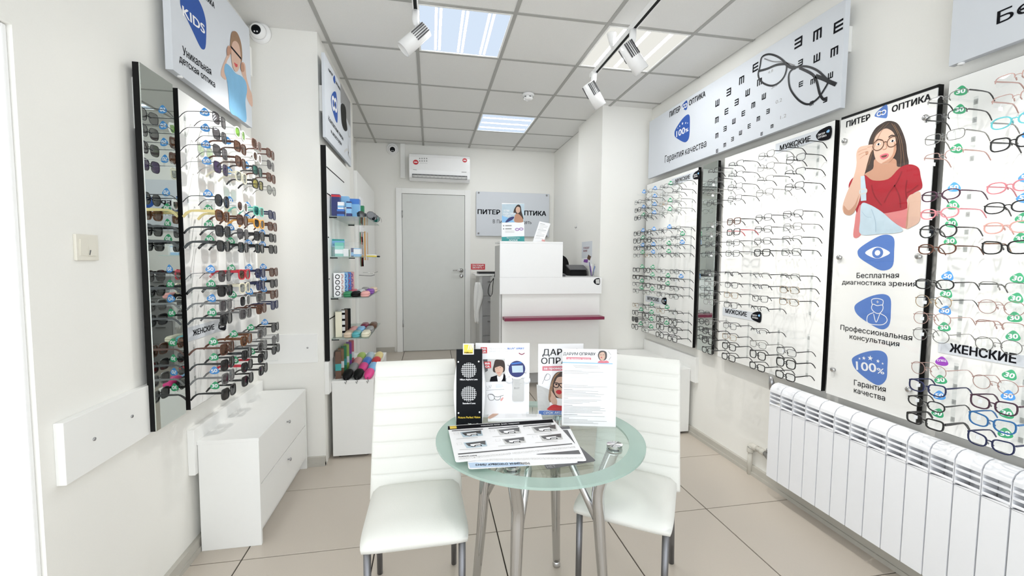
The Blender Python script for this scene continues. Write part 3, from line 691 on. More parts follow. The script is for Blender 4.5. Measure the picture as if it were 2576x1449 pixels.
def put_glasses(side, y, r, spec, where, nm, group, price=False):
    sh, fm, lens, tm, desc = spec
    s = 1 if side == 'L' else -1; X = (BXL if side == 'L' else BXR)+s*.1475; rnd = random.Random(hash((side, round(y*100), r)) if False else int(y*1000)*31+r*7+len(where))
    t = thing(nm, '%s, %s row down, %s' % (desc, ORD[r], where), nm, (X, y, ROWS[r]-.004), -math.pi/2*s+rnd.uniform(-.05, .05), group)
    t.scale = (1.05, 1, 1.10) if nm == 'sunglasses' else (1.08, 1, 1.15); t.rotation_euler.x = rnd.uniform(-.008, .02)
    g = glasses_mesh(sh, fm, lens, tm, None)
    link('frame_front', g['front'], t); link('lens', g['lens-1'], t); link('lens', g['lens1'], t); link('temple', g['temple-1'], t); link('temple', g['temple1'], t)
    if price:
        hx = SH[sh][3]/2+2*SH[sh][0]+.003; link('price_label', PL, t, Vector(((-1 if s > 0 else 1)*(hx+.001), -.055, SH[sh][1]*.5-.008)))
    return t
# --- sunglasses, row by row, from the mirror outwards
SG = dict(m=('sunmetal', 'f_gun', 'lgrad', 'f_gun', 'thin dark metal sunglasses with grey lenses'), k=('sunsq', 'f_black', 'ldark', 'f_black', 'black square sunglasses'), K=('sunway', 'f_black', 'ldark', 'f_black', 'chunky black sunglasses with broad temples'),
          n=('sunsq', 'f_brown', 'lbrown', 'f_brown', 'dark brown sunglasses with brown lenses'), t=('sunway', 'f_tort', 'lbrown', 'f_tort', 'tortoiseshell sunglasses'), T=('sunway', 'f_tort', 'lbrown', 'f_yellow', 'tortoiseshell sunglasses with pale yellow temples'),
          r=('sunway', 'f_red', 'lbrown', 'f_red', 'bright red sunglasses'), w=('sunoval', 'f_white', 'lbrown', 'f_white', 'white oval sunglasses with brown lenses'), W=('sunmetal', 'f_white', 'ldark', 'f_white', 'thin white sunglasses with dark lenses'),
          g=('sunsq', 'f_teal', 'lteal', 'f_teal', 'mint green sunglasses'), G=('sunsq', 'f_gun', 'lteal', 'f_gun', 'dark sunglasses with teal mirror lenses'), o=('sunway', 'f_orange', 'ldark', 'f_orange', 'orange sunglasses with dark lenses'),
          c=('sunsq', 'f_cream', 'lclear', 'f_cream', 'cream translucent sunglasses'), y=('sunoval', 'f_white', 'lgreen', 'f_white', 'white sunglasses with lime green lenses'), p=('sunmetal', 'f_rose', 'lbrown', 'f_rose', 'rose gold metal sunglasses'),
          v=('sunmetal', 'f_gun', 'lviolet', 'f_silver', 'metal sunglasses with violet lenses'), q=('sunsq', 'f_gun', 'lyel', 'f_gun', 'dark sunglasses with yellow mirror lenses'), s=('sunsq', 'f_navy', 'lblue', 'f_navy', 'navy blue sunglasses'),
          d=('sunsq', 'f_grey', 'lgrad', 'f_grey', 'grey square sunglasses'), R=('sunway', 'f_black', 'ldark', 'f_red', 'black sunglasses with red temples'), x=('sunround', 'f_silver', 'lclear', 'f_silver', 'pale silver round sunglasses'), b=('sunsq', 'f_black', 'ldark', 'f_black', 'black sunglasses'), O=('sunround', 'f_black', 'ldark', 'f_black', 'round black sunglasses'))
SROW = ['mypn', 'mnwm', 'mnGn', 'vcqx', 'Owgs', 'Tnon', 'kmkk', 'KkKk', 'mrsn', 'Kcsk', 'dWdn', 'kdns', 'ntdk', 'kKdm', 'dRkK', 'kkkK']
for r, row in enumerate(SROW):
    for c, ch in enumerate(row):
        if r == 15 and c == 3: continue
        put_glasses('L', CL[c], r, SG[ch], '%s from mirror, sunglasses board' % ORD[c], 'sunglasses', 'sunglasses on the left board')
# --- eyeglasses
EG = dict(s=('metalrect', 'f_silver', 'lens', 'f_silver', 'thin silver eyeglasses'), g=('metalrect', 'f_gun', 'lens', 'f_black', 'thin gunmetal eyeglasses with black temples'), h=('halfrim', 'f_gun', 'lens', 'f_black', 'dark half-rim eyeglasses'), H=('halfrim', 'f_silver', 'lens', 'f_black', 'silver half-rim eyeglasses with black temples'),
          k=('rect', 'f_black', 'lens', 'f_black', 'black rectangular eyeglasses'), q=('square', 'f_black', 'lens', 'f_black', 'black square eyeglasses'), b=('rect', 'f_brown', 'lens', 'f_black', 'dark brown eyeglasses'), r=('rect', 'f_black', 'lens', 'f_red', 'black eyeglasses with red temples'),
          S=('square', 'f_black', 'ldark', 'f_black', 'black clip-on sunglasses'), n=('rect', 'f_navy', 'lens', 'f_navy', 'navy eyeglasses'), o=('metalrect', 'f_gold', 'lens', 'f_black', 'thin gold eyeglasses with black temples'), R=('round', 'f_black', 'lens', 'f_black', 'black round eyeglasses'),
          p=('oval', 'f_plum', 'lens', 'f_plum', 'plum oval eyeglasses'), P=('oval', 'f_pink', 'lens', 'f_pink', 'pink oval eyeglasses'), m=('metalround', 'f_gold', 'lens', 'f_gun', 'thin gold round eyeglasses'), M=('metalround', 'f_rose', 'lens', 'f_rose', 'thin rose gold round eyeglasses'), z=('metalround', 'f_silver', 'lens', 'f_silver', 'thin silver round eyeglasses'),
          c=('cat', 'f_black', 'lens', 'f_black', 'black cat-eye eyeglasses'), C=('cat', 'f_navy', 'lens', 'f_navy', 'navy cat-eye eyeglasses'), t=('thickrect', 'f_black', 'lens', 'f_black', 'heavy black rectangular eyeglasses'), x=('halfrim', 'f_rose', 'lens', 'f_rose', 'rosy half-rim eyeglasses'), e=('cat', 'f_blue', 'lens', 'f_blue', 'bright blue eyeglasses'),
          T=('oval', 'f_turq', 'lens', 'f_silver', 'turquoise eyeglasses'), u=('cat', 'f_plum', 'lens', 'f_plum', 'dark burgundy cat-eye eyeglasses'), a=('oval', 'f_salmon', 'lens', 'f_salmon', 'salmon pink eyeglasses'), f=('cat', 'f_black', 'lens', 'f_tort', 'black eyeglasses with tortoiseshell temples'), B=('oval', 'f_brown', 'lens', 'f_brown', 'brown oval eyeglasses'), O=('oval', 'f_black', 'lens', 'f_black', 'black oval eyeglasses'))
M2 = ['hhsh', 'ghsg', 'sgHh', 'ggsg', 'sbgg', 'srgs', 'gggH', 'hgkg', 'ghHH', 'sgho', 'gogo', 'sgh.', 'sgh.', 'kosg', 'qkqq', 'kkkk']
M1 = ['sgsh', 'hsgg', 'sogk', 'sskk', 'hgkk', 'gsqq', 'hgqk', 'ggog', 'gsRk', 'hkgt', 'gkkg', 'ggsg', 'hogo', 'Rqkk', 'kqgS', 'kRgR']
W4 = ['Hx', 'hx', 'sT', 'xc', 'pP', 'PO', 'Ra', 'Bf', 'OH', 'mM', 'Mx', 'zz', 'MM', 'Cu', 'Oe', 'tC']
for r in range(16):
    for c, ch in enumerate(M2[r]):
        if ch != '.': put_glasses('R', C2[c], r, EG[ch], '%s from mirror, board beside poster' % ORD[c], 'eyeglasses', 'eyeglasses on the board beside the poster', (r*4+c) % 3 != 0)
    for c, ch in enumerate(M1[r]):
        if ch != '.' and not (r == 0 and c == 3): put_glasses('R', C1[c], r, EG[ch], '%s from mirror, corner board' % ORD[c], 'eyeglasses', 'eyeglasses on the corner board', (r+c) % 3 == 0)
    for c, ch in enumerate(W4[r]):
        put_glasses('R', C4[c], r, EG[ch], '%s from poster, womens board' % ORD[c], 'eyeglasses', 'eyeglasses on the womens board', r % 4 != 0)
# --- discount tags clipped on the acrylic arms
PICK = [(-.95, -.25), (-.85, .12), (-.35, .72), (0, .98), (.35, .85), (.75, .30), (.98, -.35), (.85, -.75), (.35, -.95), (-.35, -.85), (-.80, -.60)]
def pick(sz, k=3): return [p*sz for p in catmull([Vector(q) for q in PICK], True, k)]
_cm = MB(); _cm.box((-.005, .0004, -.036), (.005, .0012, -.0165)); CLIP = _cm.mesh('clip', 'acrylic')
_tm = {}
def tag_mesh(kind):
    if kind not in _tm:
        m = MB(); m.prism([(p.x, 0, p.y) for p in pick(.0195)], (0, .0014, 0))
        me = m.mesh('discount_tag', {'5': 'tag50', '3': 'tag30', 'p': 'tagp'}[kind]); bm = bmesh.new(); bm.from_mesh(me); bmesh.ops.recalc_face_normals(bm, faces=bm.faces); bm.to_mesh(me); bm.free()
        e = empty('tmp'); pl = Plane((0, 0, 0), (1, 0, 0), (0, 0, 1))
        if kind == 'p': tx = text(pl, 'СПЕЦ', (-.013, -.001), (.013, -.001), .008, 'pale', e, 1, .02)
        else: tx = text(pl, {'5': '50', '3': '30'}[kind], (-.0125, -.0095), (.0125, -.0095), .0175, 'pale', e, 1, .03)
        tme = tx.data; bpy.data.objects.remove(tx); bpy.data.objects.remove(e)
        _tm[kind] = (me, tme)
    return _tm[kind]
TN = {'5': 'blue discount tag reading 50', '3': 'green discount tag reading 30', 'p': 'purple special price tag'}
def put_tag(kind, side, y, r, board, yaw, c, ref='mirror'):
    me, tme = tag_mesh(kind); s = 1 if side == 'L' else -1; X = (BXL if side == 'L' else BXR)+s*.085
    o = link('discount_tag', me); o.location = (X, y-.004, ROWS[r]+.030); o.rotation_euler = (0, random.uniform(-.22, .22), yaw+random.uniform(-.15, .15))
    tag(o, '%s, %s row down, %s from %s, %s' % (TN[kind], ORD[r], ORD[c], ref, board.replace('the ', '')), 'price tag', '%s on %s' % ({'5': 'blue tags', '3': 'green tags', 'p': 'purple tag'}[kind], board))
    link('lettering', tme, o); link('clip', CLIP, o)
TL = {0: '5555533353533353'[:16], 1: '5....55335.3.3..', 2: '...5.55..5...5..', 3: '..5....55....3..'}
TL = ['5555533355533353', '5.5555.353.33.5.', '3.55.5.55..533..', '...5..55..5.3...']
TL = ['5555' '5333' '5353' '3353', '.5.5' '5.53' '3.3.' '3.3.', '..5.' '55.5' '5.5.' '3.3.', '....' '..55' '555.' '5...']
for c, col in enumerate(TL):
    for r, k in enumerate(col):
        if k != '.': put_tag(k, 'L', CL[c], r, 'the sunglasses board', .30, c)
T1 = ['....' '.35.' '.5..' '....', '3.33' '5.33' '.33.' '3.3.', '5555' '5.55' '33.3' '3333', '5.53' '5353' '3.33' '.3.3']
for c, col in enumerate(T1):
    for r, k in enumerate(col):
        if k != '.': put_tag(k, 'R', C1[c], r, 'the corner eyeglasses board', -.45, c)
T4 = ['33.3' '5333' '5353' 'p353', '5555' '5533' '3333' '3533']
for c, col in enumerate(T4):
    for r, k in enumerate(col):
        if k != '.': put_tag(k, 'R', C4[c], r, 'the womens eyeglasses board', -.75, c, 'poster')
# ================================================================== signs, posters and board plaques
def star(cx_, cy_, r): return [(cx_+r*(1 if i % 2 == 0 else .42)*math.cos(math.pi/2+i*math.pi/5), cy_+r*(1 if i % 2 == 0 else .42)*math.sin(math.pi/2+i*math.pi/5)) for i in range(10)]
def circle(c, r, n=24): return [(c[0]+r*math.cos(2*math.pi*k/n), c[1]+r*math.sin(2*math.pi*k/n)) for k in range(n)]
def sign_body(name, label, side, X, y0, y1, z0, z1, m, th=.022):
    s = 1 if side == 'L' else -1; t = thing(name, label, 'sign', (X, (y0+y1)/2, z0))
    a, b = sorted((X-s*th, X)); box('sign_panel', (a, y0, z0), (b, y1, z1), m, t, .0015)
    pl = Plane((X, 0, 0), (0, 1, 0) if side == 'L' else (0, -1, 0), (0, 0, 1)); return t, pl
def box_fit(pl, t, px_quad): pass
def blob(t, pl, c, pts, m='logo', n='logo_shape'): return shape_px(pl, c, pts, m, n, t, 1)
def mini_glasses(t, pl, c, a, b, m='pale', layer=2, w=.10):
    """two linked rings of the emblem between pixel points a and b"""
    A = pl.px(*c(*a)); B = pl.px(*c(*b)); d = B-A; L = d.length; r = L*.24
    for f in (.25, .75): ribbon(pl, circle(A+d*f, r, 12), L*w, m, 'emblem_ring', t, layer, True, False)
    ribbon(pl, [A+d*.43, A+d*.57], L*w, m, 'emblem_bridge', t, layer, False, False)
# ---- children sign above the sunglasses
SX = -1.085
c1 = crop(320, 0, 2.898); PS = Plane((SX, 0, 0), (0, 1, 0), (0, 0, 1))
ya, yb = PS.px(*c1(335, 525)).x, PS.px(*c1(912, 930)).x; za = (PS.px(*c1(345, 525)).y+PS.px(*c1(912, 928)).y)/2
t, pl = sign_body('children_sign', 'pale sign with a blue KIDS drop and a child holding glasses', 'L', SX, ya, yb, za, za+.60, 'bluewhite', .03)
blob(t, pl, c1, [(385, 0), (392, 55), (430, 130), (480, 235), (525, 330), (548, 360), (570, 345), (576, 240), (572, 150), (548, 60), (505, -20), (440, -50), (400, -30)])
text_px(pl, c1, 'KIDS', (403, 108), (566, 250), 66, 'pale', t, 2, .02, False)
text_px(pl, c1, 'Уникальная', (405, 397), (612, 550), 58, 'ink', t, 2, .006, False)
text_px(pl, c1, 'детская оптика', (380, 447), (640, 640), 48, 'ink', t, 2, .006, False)
text_px(pl, c1, 'ПИТЕР', (440, -130), (500, -70), 40, 'ink', t, 2, .02, False)
text_px(pl, c1, 'ОПТИКА', (530, -42), (636, 62), 40, 'ink', t, 2, .02, False)
S = lambda p, m, n, l=1: shape_px(pl, c1, p, m, n, t, l)
S([(732, 335), (752, 345), (748, 405), (722, 460), (722, 575), (700, 570), (682, 545), (690, 490), (725, 400)], 'skin', 'arm_print', 2)
S([(832, 455), (858, 470), (868, 560), (890, 640), (910, 700), (910, 780), (872, 715), (860, 600), (828, 520)], 'skin', 'arm_print', 2)
S([(714, 465), (745, 480), (790, 535), (830, 555), (862, 595), (872, 660), (860, 740), (866, 888), (800, 850), (750, 815), (738, 690), (726, 590), (706, 520)], 'tee', 'tshirt_print', 3)
S([(748, 330), (756, 245), (778, 226), (804, 246), (828, 315), (836, 400), (832, 450), (815, 440), (770, 420), (752, 390)], 'hair2', 'hair_print', 4)
S([(757, 345), (768, 305), (790, 300), (812, 330), (824, 400), (822, 460), (806, 512), (788, 522), (768, 490), (756, 420)], 'skin', 'face_print', 5)
ribbon_px(pl, c1, [(752, 340), (790, 385), (828, 430)], .012, 'ink', 'glasses_print', t, 6)
S([(775, 455), (790, 465), (800, 470), (798, 488), (785, 485)], 'red', 'mouth_print', 6)
for p in ([(728, 340), (752, 348), (750, 385), (730, 405), (722, 380)], [(828, 455), (845, 470), (850, 510), (838, 525), (824, 500)]): S(p, 'skin2', 'hand_print', 7)
m = MB(); q = PS.at(PS.px(*c1(400, 565)), -.008); m.lathe([(.008, 0), (.012, .005), (.008, .01)], 12, Matrix.Translation((q.x, q.y, za-.008))); m.build('screw_cap', 'gloss', t)
# ---- contact lens sign on the pillar side
SX2 = CLX+.048; c2 = crop(780, 100, 3.62); P2 = Plane((SX2, 0, 0), (0, 1, 0), (0, 0, 1))
ya, yb, za, zb = P2.px(820, 345).x, P2.px(884, 417).x, P2.px(820, 345).y, P2.px(820, 140).y
t, pl = sign_body('contact_lens_sign', 'pale sign for contact lenses with a blue drop and a black case on the pillar', 'L', SX2, ya, yb, za, zb, 'bluewhite', .02)
blob(t, pl, c2, [(192, 520), (205, 485), (225, 470), (240, 500), (250, 640), (249, 745), (240, 752), (225, 715), (203, 640), (190, 560)])
mini_glasses(t, pl, c2, (200, 570), (243, 605), w=.16)
text_px(pl, c2, 'ПИТЕР', (167, 285), (206, 335), 22, 'ink', t, 2, .02, False); text_px(pl, c2, 'ОПТИКА', (232, 398), (275, 466), 24, 'ink', t, 2, .02, False)
blob(t, pl, c2, [(210, 350), (218, 325), (226, 335), (230, 370), (224, 400), (214, 380)])
text_px(pl, c2, 'Контактные линзы', (168, 735), (301, 920), 42, 'ink', t, 2, .004, False); text_px(pl, c2, 'и аксессуары', (190, 848), (286, 965), 36, 'ink', t, 2, .004, False)
shape_px(pl, c2, [(276, 395), (318, 480), (364, 568), (368, 800), (330, 720), (320, 600), (278, 575)], 'grey', 'photo_ground', t, 1, False)
shape_px(pl, c2, [(280, 590), (310, 590), (326, 640), (330, 740), (338, 820), (315, 830), (292, 780), (282, 700)], 'black', 'case_print', t, 2)
ribbon_px(pl, c2, [(330, 715), (350, 770), (365, 800), (362, 880), (348, 870), (345, 800), (332, 760)], .012, 'lgrey', 'strap_print', t, 3)
ribbon_px(pl, c2, [(310, 1020), (340, 1000), (355, 1060), (368, 1090)], .02, 'lgrey', 'splash_print', t, 2); ribbon_px(pl, c2, [(345, 960), (352, 1000), (345, 1050)], .02, 'lgrey', 'splash_print', t, 2)
# ---- long eye chart sign
SX3 = 2.095; c3 = crop(1600, 20, 3.45); P3 = Plane((SX3, 0, 0), (0, -1, 0), (0, 0, 1))
ua, ub = P3.px(1632, 380).x, P3.px(2121, 140).x; za = (P3.px(1632, 450).y+P3.px(2118, 268).y)/2; zb = (P3.px(1632, 306).y+P3.px(2119, 6).y)/2
t, pl = sign_body('eye_chart_sign', 'long pale sign with an eye chart and large black glasses', 'R', SX3, -ub, -ua, za, zb, 'bluewhite', .03)
text_px(pl, c3, 'ПИТЕР', (290, 948), (384, 897), 46, 'ink', t, 2, .025); text_px(pl, c3, 'ОПТИКА', (460, 846), (602, 770), 46, 'ink', t, 2, .025)
blob(t, pl, c3, [(400, 848), (415, 825), (440, 802), (447, 830), (442, 875), (428, 887), (405, 870)]); mini_glasses(t, pl, c3, (406, 860), (442, 842), w=.14)
blob(t, pl, c3, [(334, 1095), (342, 1055), (395, 972), (440, 928), (464, 932), (468, 990), (463, 1110), (445, 1155), (415, 1165), (360, 1135), (340, 1118)])
text_px(pl, c3, '100', (350, 1118), (425, 1090), 55, 'pale', t, 2, .012); text_px(pl, c3, '%', (428, 1082), (456, 1066), 30, 'pale', t, 2, .012)
for (x, y, r) in ((363, 1043, 6), (380, 1026, 9), (404, 1003, 13), (432, 998, 10), (449, 999, 7)): p = pl.px(*c3(x, y)); shape(pl, star(p.x, p.y, r*.0010), 'pale', 'star', t, 2, False)
text_px(pl, c3, 'Гарантия', (250, 1345), (412, 1281), 62, 'ink', t, 2, .002, False); text_px(pl, c3, 'качества', (426, 1276), (610, 1203), 62, 'ink', t, 2, .002, False)
EE = [(707, 825, 'u', 50), (806, 730, 'l', 55), (917, 627, 'd', 58), (1037, 515, 'r', 62), (702, 972, 'd', 45), (786, 898, 'r', 45), (874, 818, 'l', 48), (970, 735, 'u', 50), (1072, 643, 'd', 52), (702, 1108, 'd', 38), (773, 1048, 'l', 38), (850, 983, 'u', 40), (932, 915, 'r', 40),
      (1018, 843, 'd', 42), (1110, 768, 'u', 44), (705, 1240, 'r', 27), (770, 1190, 'd', 31), (838, 1138, 'l', 32), (908, 1083, 'u', 34), (983, 1025, 'r', 34), (1062, 962, 'd', 36), (1146, 897, 'l', 36), (1092, 1092, 'r', 25), (1181, 1027, 'd', 28),
      (1410, 300, 'l', 76), (1575, 230, 'd', 80), (1757, 158, 'r', 84), (1428, 475, 'l', 46), (1570, 433, 'u', 62), (1722, 378, 'd', 68), (1688, 585, 'u', 46), (1432, 660, 'r', 40), (1533, 638, 'd', 40), (1643, 797, 'l', 38), (1525, 828, 'd', 34)]
EM = {}
for x, y, o, sz in EE:
    p = pl.px(*c3(x, y)); q = pl.px(*c3(x, y+sz/2)); r = abs(p.y-q.y)*1.12
    bars = [(-1, -1, -.62, 1)]+[(-.62, k-.2, 1, k+.2) for k in (-.8, 0, .8)]
    m = MB()
    for (a, b, c_, d) in bars:
        P = [(a, b), (c_, b), (c_, d), (a, d)]
        rot = {'r': lambda u, v: (u, v), 'l': lambda u, v: (-u, v), 'u': lambda u, v: (v, u), 'd': lambda u, v: (v, -u)}[o]
        k = len(m.v); m.add([pl.at((min(p.x+rot(u, v)[0]*r*.95, -1.0*(-ub)-.0005+0 if False else 99), p.y+rot(u, v)[1]*r), 2*LAYER) for u, v in P], [(0, 1, 2, 3)])
    m.build('chart_letter', 'ink', t)
def R3(pts, w, n, closed=False, l=4, mm='bk'): ribbon_px(pl, c3, pts, w, mm, n, t, l, closed)
R3([(1093, 430), (1150, 402), (1225, 420), (1290, 468), (1310, 515), (1285, 600), (1225, 660), (1160, 674), (1090, 640), (1062, 580), (1080, 500)], .011, 'glasses_rim_print', True, 5)
R3([(1335, 560), (1395, 515), (1480, 508), (1570, 540), (1640, 600), (1668, 640), (1640, 700), (1580, 785), (1500, 836), (1420, 805), (1350, 720), (1328, 640)], .011, 'glasses_rim_print', True, 5)
R3([(1295, 478), (1340, 512), (1390, 520)], .018, 'glasses_bridge_print'); R3([(1068, 548), (1140, 528), (1220, 495), (1295, 485)], .014, 'temple_print'); R3([(1115, 440), (1190, 465), (1280, 470), (1380, 500)], .007, 'temple_print', mm='dgrey')
R3([(1420, 520), (1530, 575), (1570, 640), (1595, 740), (1625, 790), (1655, 795)], .014, 'temple_print'); R3([(1560, 590), (1640, 620), (1690, 645), (1738, 665)], .020, 'temple_print')
for s_, a, b, cp in (('4.8', (1145, 580), (1190, 548), 26), ('5.9', (1175, 705), (1232, 672), 28), ('0.2', (1212, 838), (1268, 805), 30), ('1.2', (1252, 972), (1305, 940), 30)): text_px(pl, c3, s_, a, b, cp, 'grey', t, 2, 0)
# ---- corner of the fourth sign
SX4 = 2.10; P4 = Plane((SX4, 0, 0), (0, -1, 0), (0, 0, 1)); ua = P4.px(2392, 80).x; za = P4.px(2392, 165).y
t, pl = sign_body('free_check_sign', 'pale sign with large black lettering above the womens display', 'R', SX4, -ua-.95, -ua, za, za+.6, 'bluewhite', .03)
text(pl, 'Бесплатная', pl.px(2507, 62), pl.px(2507, 62)+Vector((.52, 0)), .046, 'ink', t, 2, .006)
m = MB(); q = P4.at(P4.px(2412, 158), -.012); m.lathe([(.007, 0), (.012, .004), (.010, .011)], 12, Matrix.Translation((q.x, q.y, za-.009))); m.build('screw_cap', 'gloss', t)
# ---- sign on the back wall
PB = Plane((0, YB-.034, 0), (1, 0, 0), (0, 0, 1)); cB = crop(1180, 460, 3.292)
a, b = PB.px(1198, 593), PB.px(1382, 488)
t = thing('wall_sign', 'pale grey shop sign with black lettering on the back wall', 'sign', ((a.x+b.x)/2, YB, a.y)); box('sign_panel', (a.x, YB-.034, a.y), (b.x, YB-.012, b.y), 'bluewhite', t, .002)
text_px(PB, cB, 'ПИТЕР', (70, 257), (257, 262), 38, 'ink', t, 2, .03); text_px(PB, cB, 'ОПТИКА', (415, 268), (638, 272), 38, 'ink', t, 2, .03)
shape_px(PB, cB, [(300, 240), (320, 205), (360, 190), (385, 215), (385, 270), (350, 290), (310, 270)], 'logo', 'logo_shape', t, 1)
text_px(PB, cB, 'В Питере — видеть!', (197, 335), (517, 340), 30, 'ink', t, 2, .0)
for p in ((80, 82), (642, 105), (78, 418), (640, 440)): q = PB.at(PB.px(*cB(*p)), .003); MB().cyl(q, q+Vector((0, -.006, 0)), .012, 12).build('stand_off', 'steel', t)
# ---- tall poster with the surprised woman
SX5 = 2.108; c5 = crop(2060, 180, 3.15); c6 = crop(2060, 560, 2.786)
t = thing('wall_poster', 'tall poster of a woman in a red top lifting her glasses', 'poster', (SX5, 1.735, .742))
box('backing', (SX5+.006, 1.512, .742), (SX5+.032, 1.955, 2.205), 'black', t); box('print_sheet', (SX5+.0012, 1.5135, .7435), (SX5+.006, 1.9535, 2.190), 'board', t)
pl = Plane((SX5+.0012, 0, 0), (0, -1, 0), (0, 0, 1))
text_px(pl, c5, 'ПИТЕР', (217, 437), (406, 388), 46, 'ink', t, 2, .03); text_px(pl, c5, 'ОПТИКА', (578, 317), (888, 232), 50, 'ink', t, 2, .03)
blob(t, pl, c5, [(442, 348), (465, 315), (520, 268), (543, 270), (546, 330), (538, 365), (515, 369), (455, 360)], 'logo2'); mini_glasses(t, pl, c5, (462, 338), (532, 318), w=.12)
S = lambda p, m, n, l=1, sm=True: shape_px(pl, c5, p, m, n, t, l, sm)
S([(555, 390), (620, 408), (660, 470), (690, 560), (700, 650), (712, 735), (660, 770), (600, 800), (430, 815), (362, 805), (385, 690), (395, 560), (440, 460), (500, 410)], 'hair', 'hair_print', 1)
S([(450, 690), (600, 690), (620, 750), (650, 765), (560, 862), (430, 862), (365, 815), (430, 770)], 'skin2', 'neck_print', 2)
S([(525, 452), (585, 468), (612, 530), (616, 620), (590, 685), (545, 728), (490, 728), (450, 690), (434, 610), (440, 540), (470, 490)], 'skin', 'face_print', 3)
S([(530, 450), (480, 480), (445, 530), (432, 610), (420, 560), (440, 480), (500, 430), (560, 425), (600, 460), (625, 540), (620, 640), (610, 530), (585, 475)], 'hair', 'fringe_print', 4)
S([(640, 765), (720, 735), (790, 760), (808, 830), (820, 920), (760, 960), (700, 1010), (703, 1080), (600, 1110), (470, 1120), (340, 1050), (300, 1120), (282, 1000), (238, 920), (255, 860), (300, 825), (365, 818), (430, 862), (550, 852)], 'shirt', 'red_top_print', 3)
S([(300, 1110), (345, 1050), (480, 1115), (600, 1108), (704, 1075), (700, 1180), (688, 1245), (560, 1180), (420, 1150), (330, 1300), (275, 1310), (285, 1200)], 'shirtpale', 'faded_hem_print', 2)
S([(708, 1000), (760, 965), (806, 958), (806, 1080), (800, 1185), (740, 1230), (692, 1240), (704, 1120)], 'skin', 'arm_print', 4)
S([(300, 650), (325, 600), (380, 585), (432, 578), (440, 610), (415, 640), (390, 720), (372, 790), (348, 880), (330, 1000), (290, 1100), (250, 1138), (205, 1125), (190, 1070), (225, 960), (270, 860), (300, 745)], 'skin', 'forearm_print', 5)
for p in ([(312, 640), (345, 622), (385, 612)], [(318, 662), (350, 645), (390, 632)], [(330, 690), (356, 668), (385, 655)], [(388, 600), (415, 596), (436, 588)]): ribbon_px(pl, c5, p, .0022, 'skin2', 'finger_line_print', t, 6)
S([(372, 640), (395, 632), (392, 655), (378, 662)], 'skin2', 'palm_shadow_print', 6)
S([(335, 830), (366, 825), (378, 930), (380, 1022), (336, 1026)], 'denim', 'strap_print', 6, False)
ribbon_px(pl, c5, [(333, 938), (378, 932), (378, 960), (333, 968)], .006, 'lgrey', 'buckle_print', t, 7, True)
S([(340, 1050), (400, 1052), (500, 1110), (580, 1180), (668, 1252), (620, 1278), (500, 1285), (335, 1290), (330, 1180)], 'denim', 'overalls_print', 5)
for cc_, r in (((475, 582), 42), ((586, 556), 40)):
    A = pl.px(*c5(*cc_)); B = pl.px(*c5(cc_[0], cc_[1]+r)); ribbon(pl, circle(A, abs(A.y-B.y)), .0035, 'brown', 'glasses_rim_print', t, 7, True, False)
    A = pl.px(*c5(cc_[0]+2, cc_[1]-6)); shape(pl, [(A.x+.010*math.cos(k), A.y+.0055*math.sin(k)) for k in [i*math.pi/6 for i in range(12)]], 'pale', 'eye_print', t, 6); shape(pl, circle(A, .0048, 10), 'ink', 'pupil_print', t, 7)
ribbon_px(pl, c5, [(515, 565), (530, 555), (546, 560)], .003, 'brown', 'glasses_bridge_print', t, 7)
ribbon_px(pl, c5, [(455, 550), (475, 538), (508, 545)], .005, 'hair', 'eyebrow_print', t, 6); ribbon_px(pl, c5, [(556, 522), (580, 505), (607, 512)], .005, 'hair', 'eyebrow_print', t, 6)
ribbon_px(pl, c5, [(528, 560), (540, 600), (520, 618), (508, 612)], .003, 'skin2', 'nose_print', t, 6)
S([(488, 668), (510, 655), (535, 648), (556, 655), (545, 680), (515, 694), (496, 690)], 'rose', 'lips_print', 6); S([(498, 672), (520, 664), (545, 660), (535, 676), (510, 682)], 'brown', 'mouth_print', 7)
for p in ([(560, 405), (500, 470), (440, 600), (400, 740)], [(600, 420), (650, 520), (672, 640), (680, 740)], [(580, 410), (630, 500), (655, 640), (650, 760)], [(520, 420), (450, 510), (420, 640), (380, 780)]): ribbon_px(pl, c5, p, .0014, 'hair2', 'hair_strand_print', t, 5)
for p in ([(660, 790), (620, 880), (560, 960), (520, 1040)], [(790, 900), (740, 940), (700, 960)], [(420, 900), (440, 980), (500, 1060)], [(700, 860), (690, 940), (700, 1010)], [(600, 900), (640, 990), (650, 1080)]): ribbon_px(pl, c5, p, .006, 'shirtd', 'fold_print', t, 4)
S([(600, 560), (616, 600), (605, 660), (560, 718), (500, 728), (560, 690), (592, 640)], 'skin2', 'cheek_print', 4); S([(200, 1060), (240, 1100), (290, 1050), (320, 980), (290, 1100), (250, 1136), (205, 1122)], 'skin2', 'elbow_print', 6); S([(720, 1040), (712, 1120), (705, 1225), (692, 1238), (706, 1100)], 'skin2', 'arm_edge_print', 5)
ribbon_px(pl, c5, [(420, 1090), (450, 1180), (455, 1270)], .003, 'denimd', 'seam_print', t, 6); ribbon_px(pl, c5, [(345, 1110), (380, 1150), (420, 1155)], .002, 'denimd', 'seam_print', t, 6)
B6 = lambda p: blob(t, pl, c6, p, 'logo2')
B6([(272, 218), (280, 185), (340, 140), (430, 92), (490, 86), (528, 115), (528, 200), (522, 290), (490, 328), (430, 333), (350, 290), (290, 250)])
shape_px(pl, c6, [(325, 212), (365, 182), (410, 169), (455, 182), (500, 212), (455, 240), (410, 252), (365, 240)], 'pale', 'eye_icon', t, 2); A = pl.px(*c6(413, 212)); B = pl.px(*c6(413, 250)); shape(pl, circle(A, abs(A.y-B.y)), 'logo2', 'iris_icon', t, 3); shape(pl, circle(A, abs(A.y-B.y)*.5), 'pale', 'pupil_icon', t, 4)
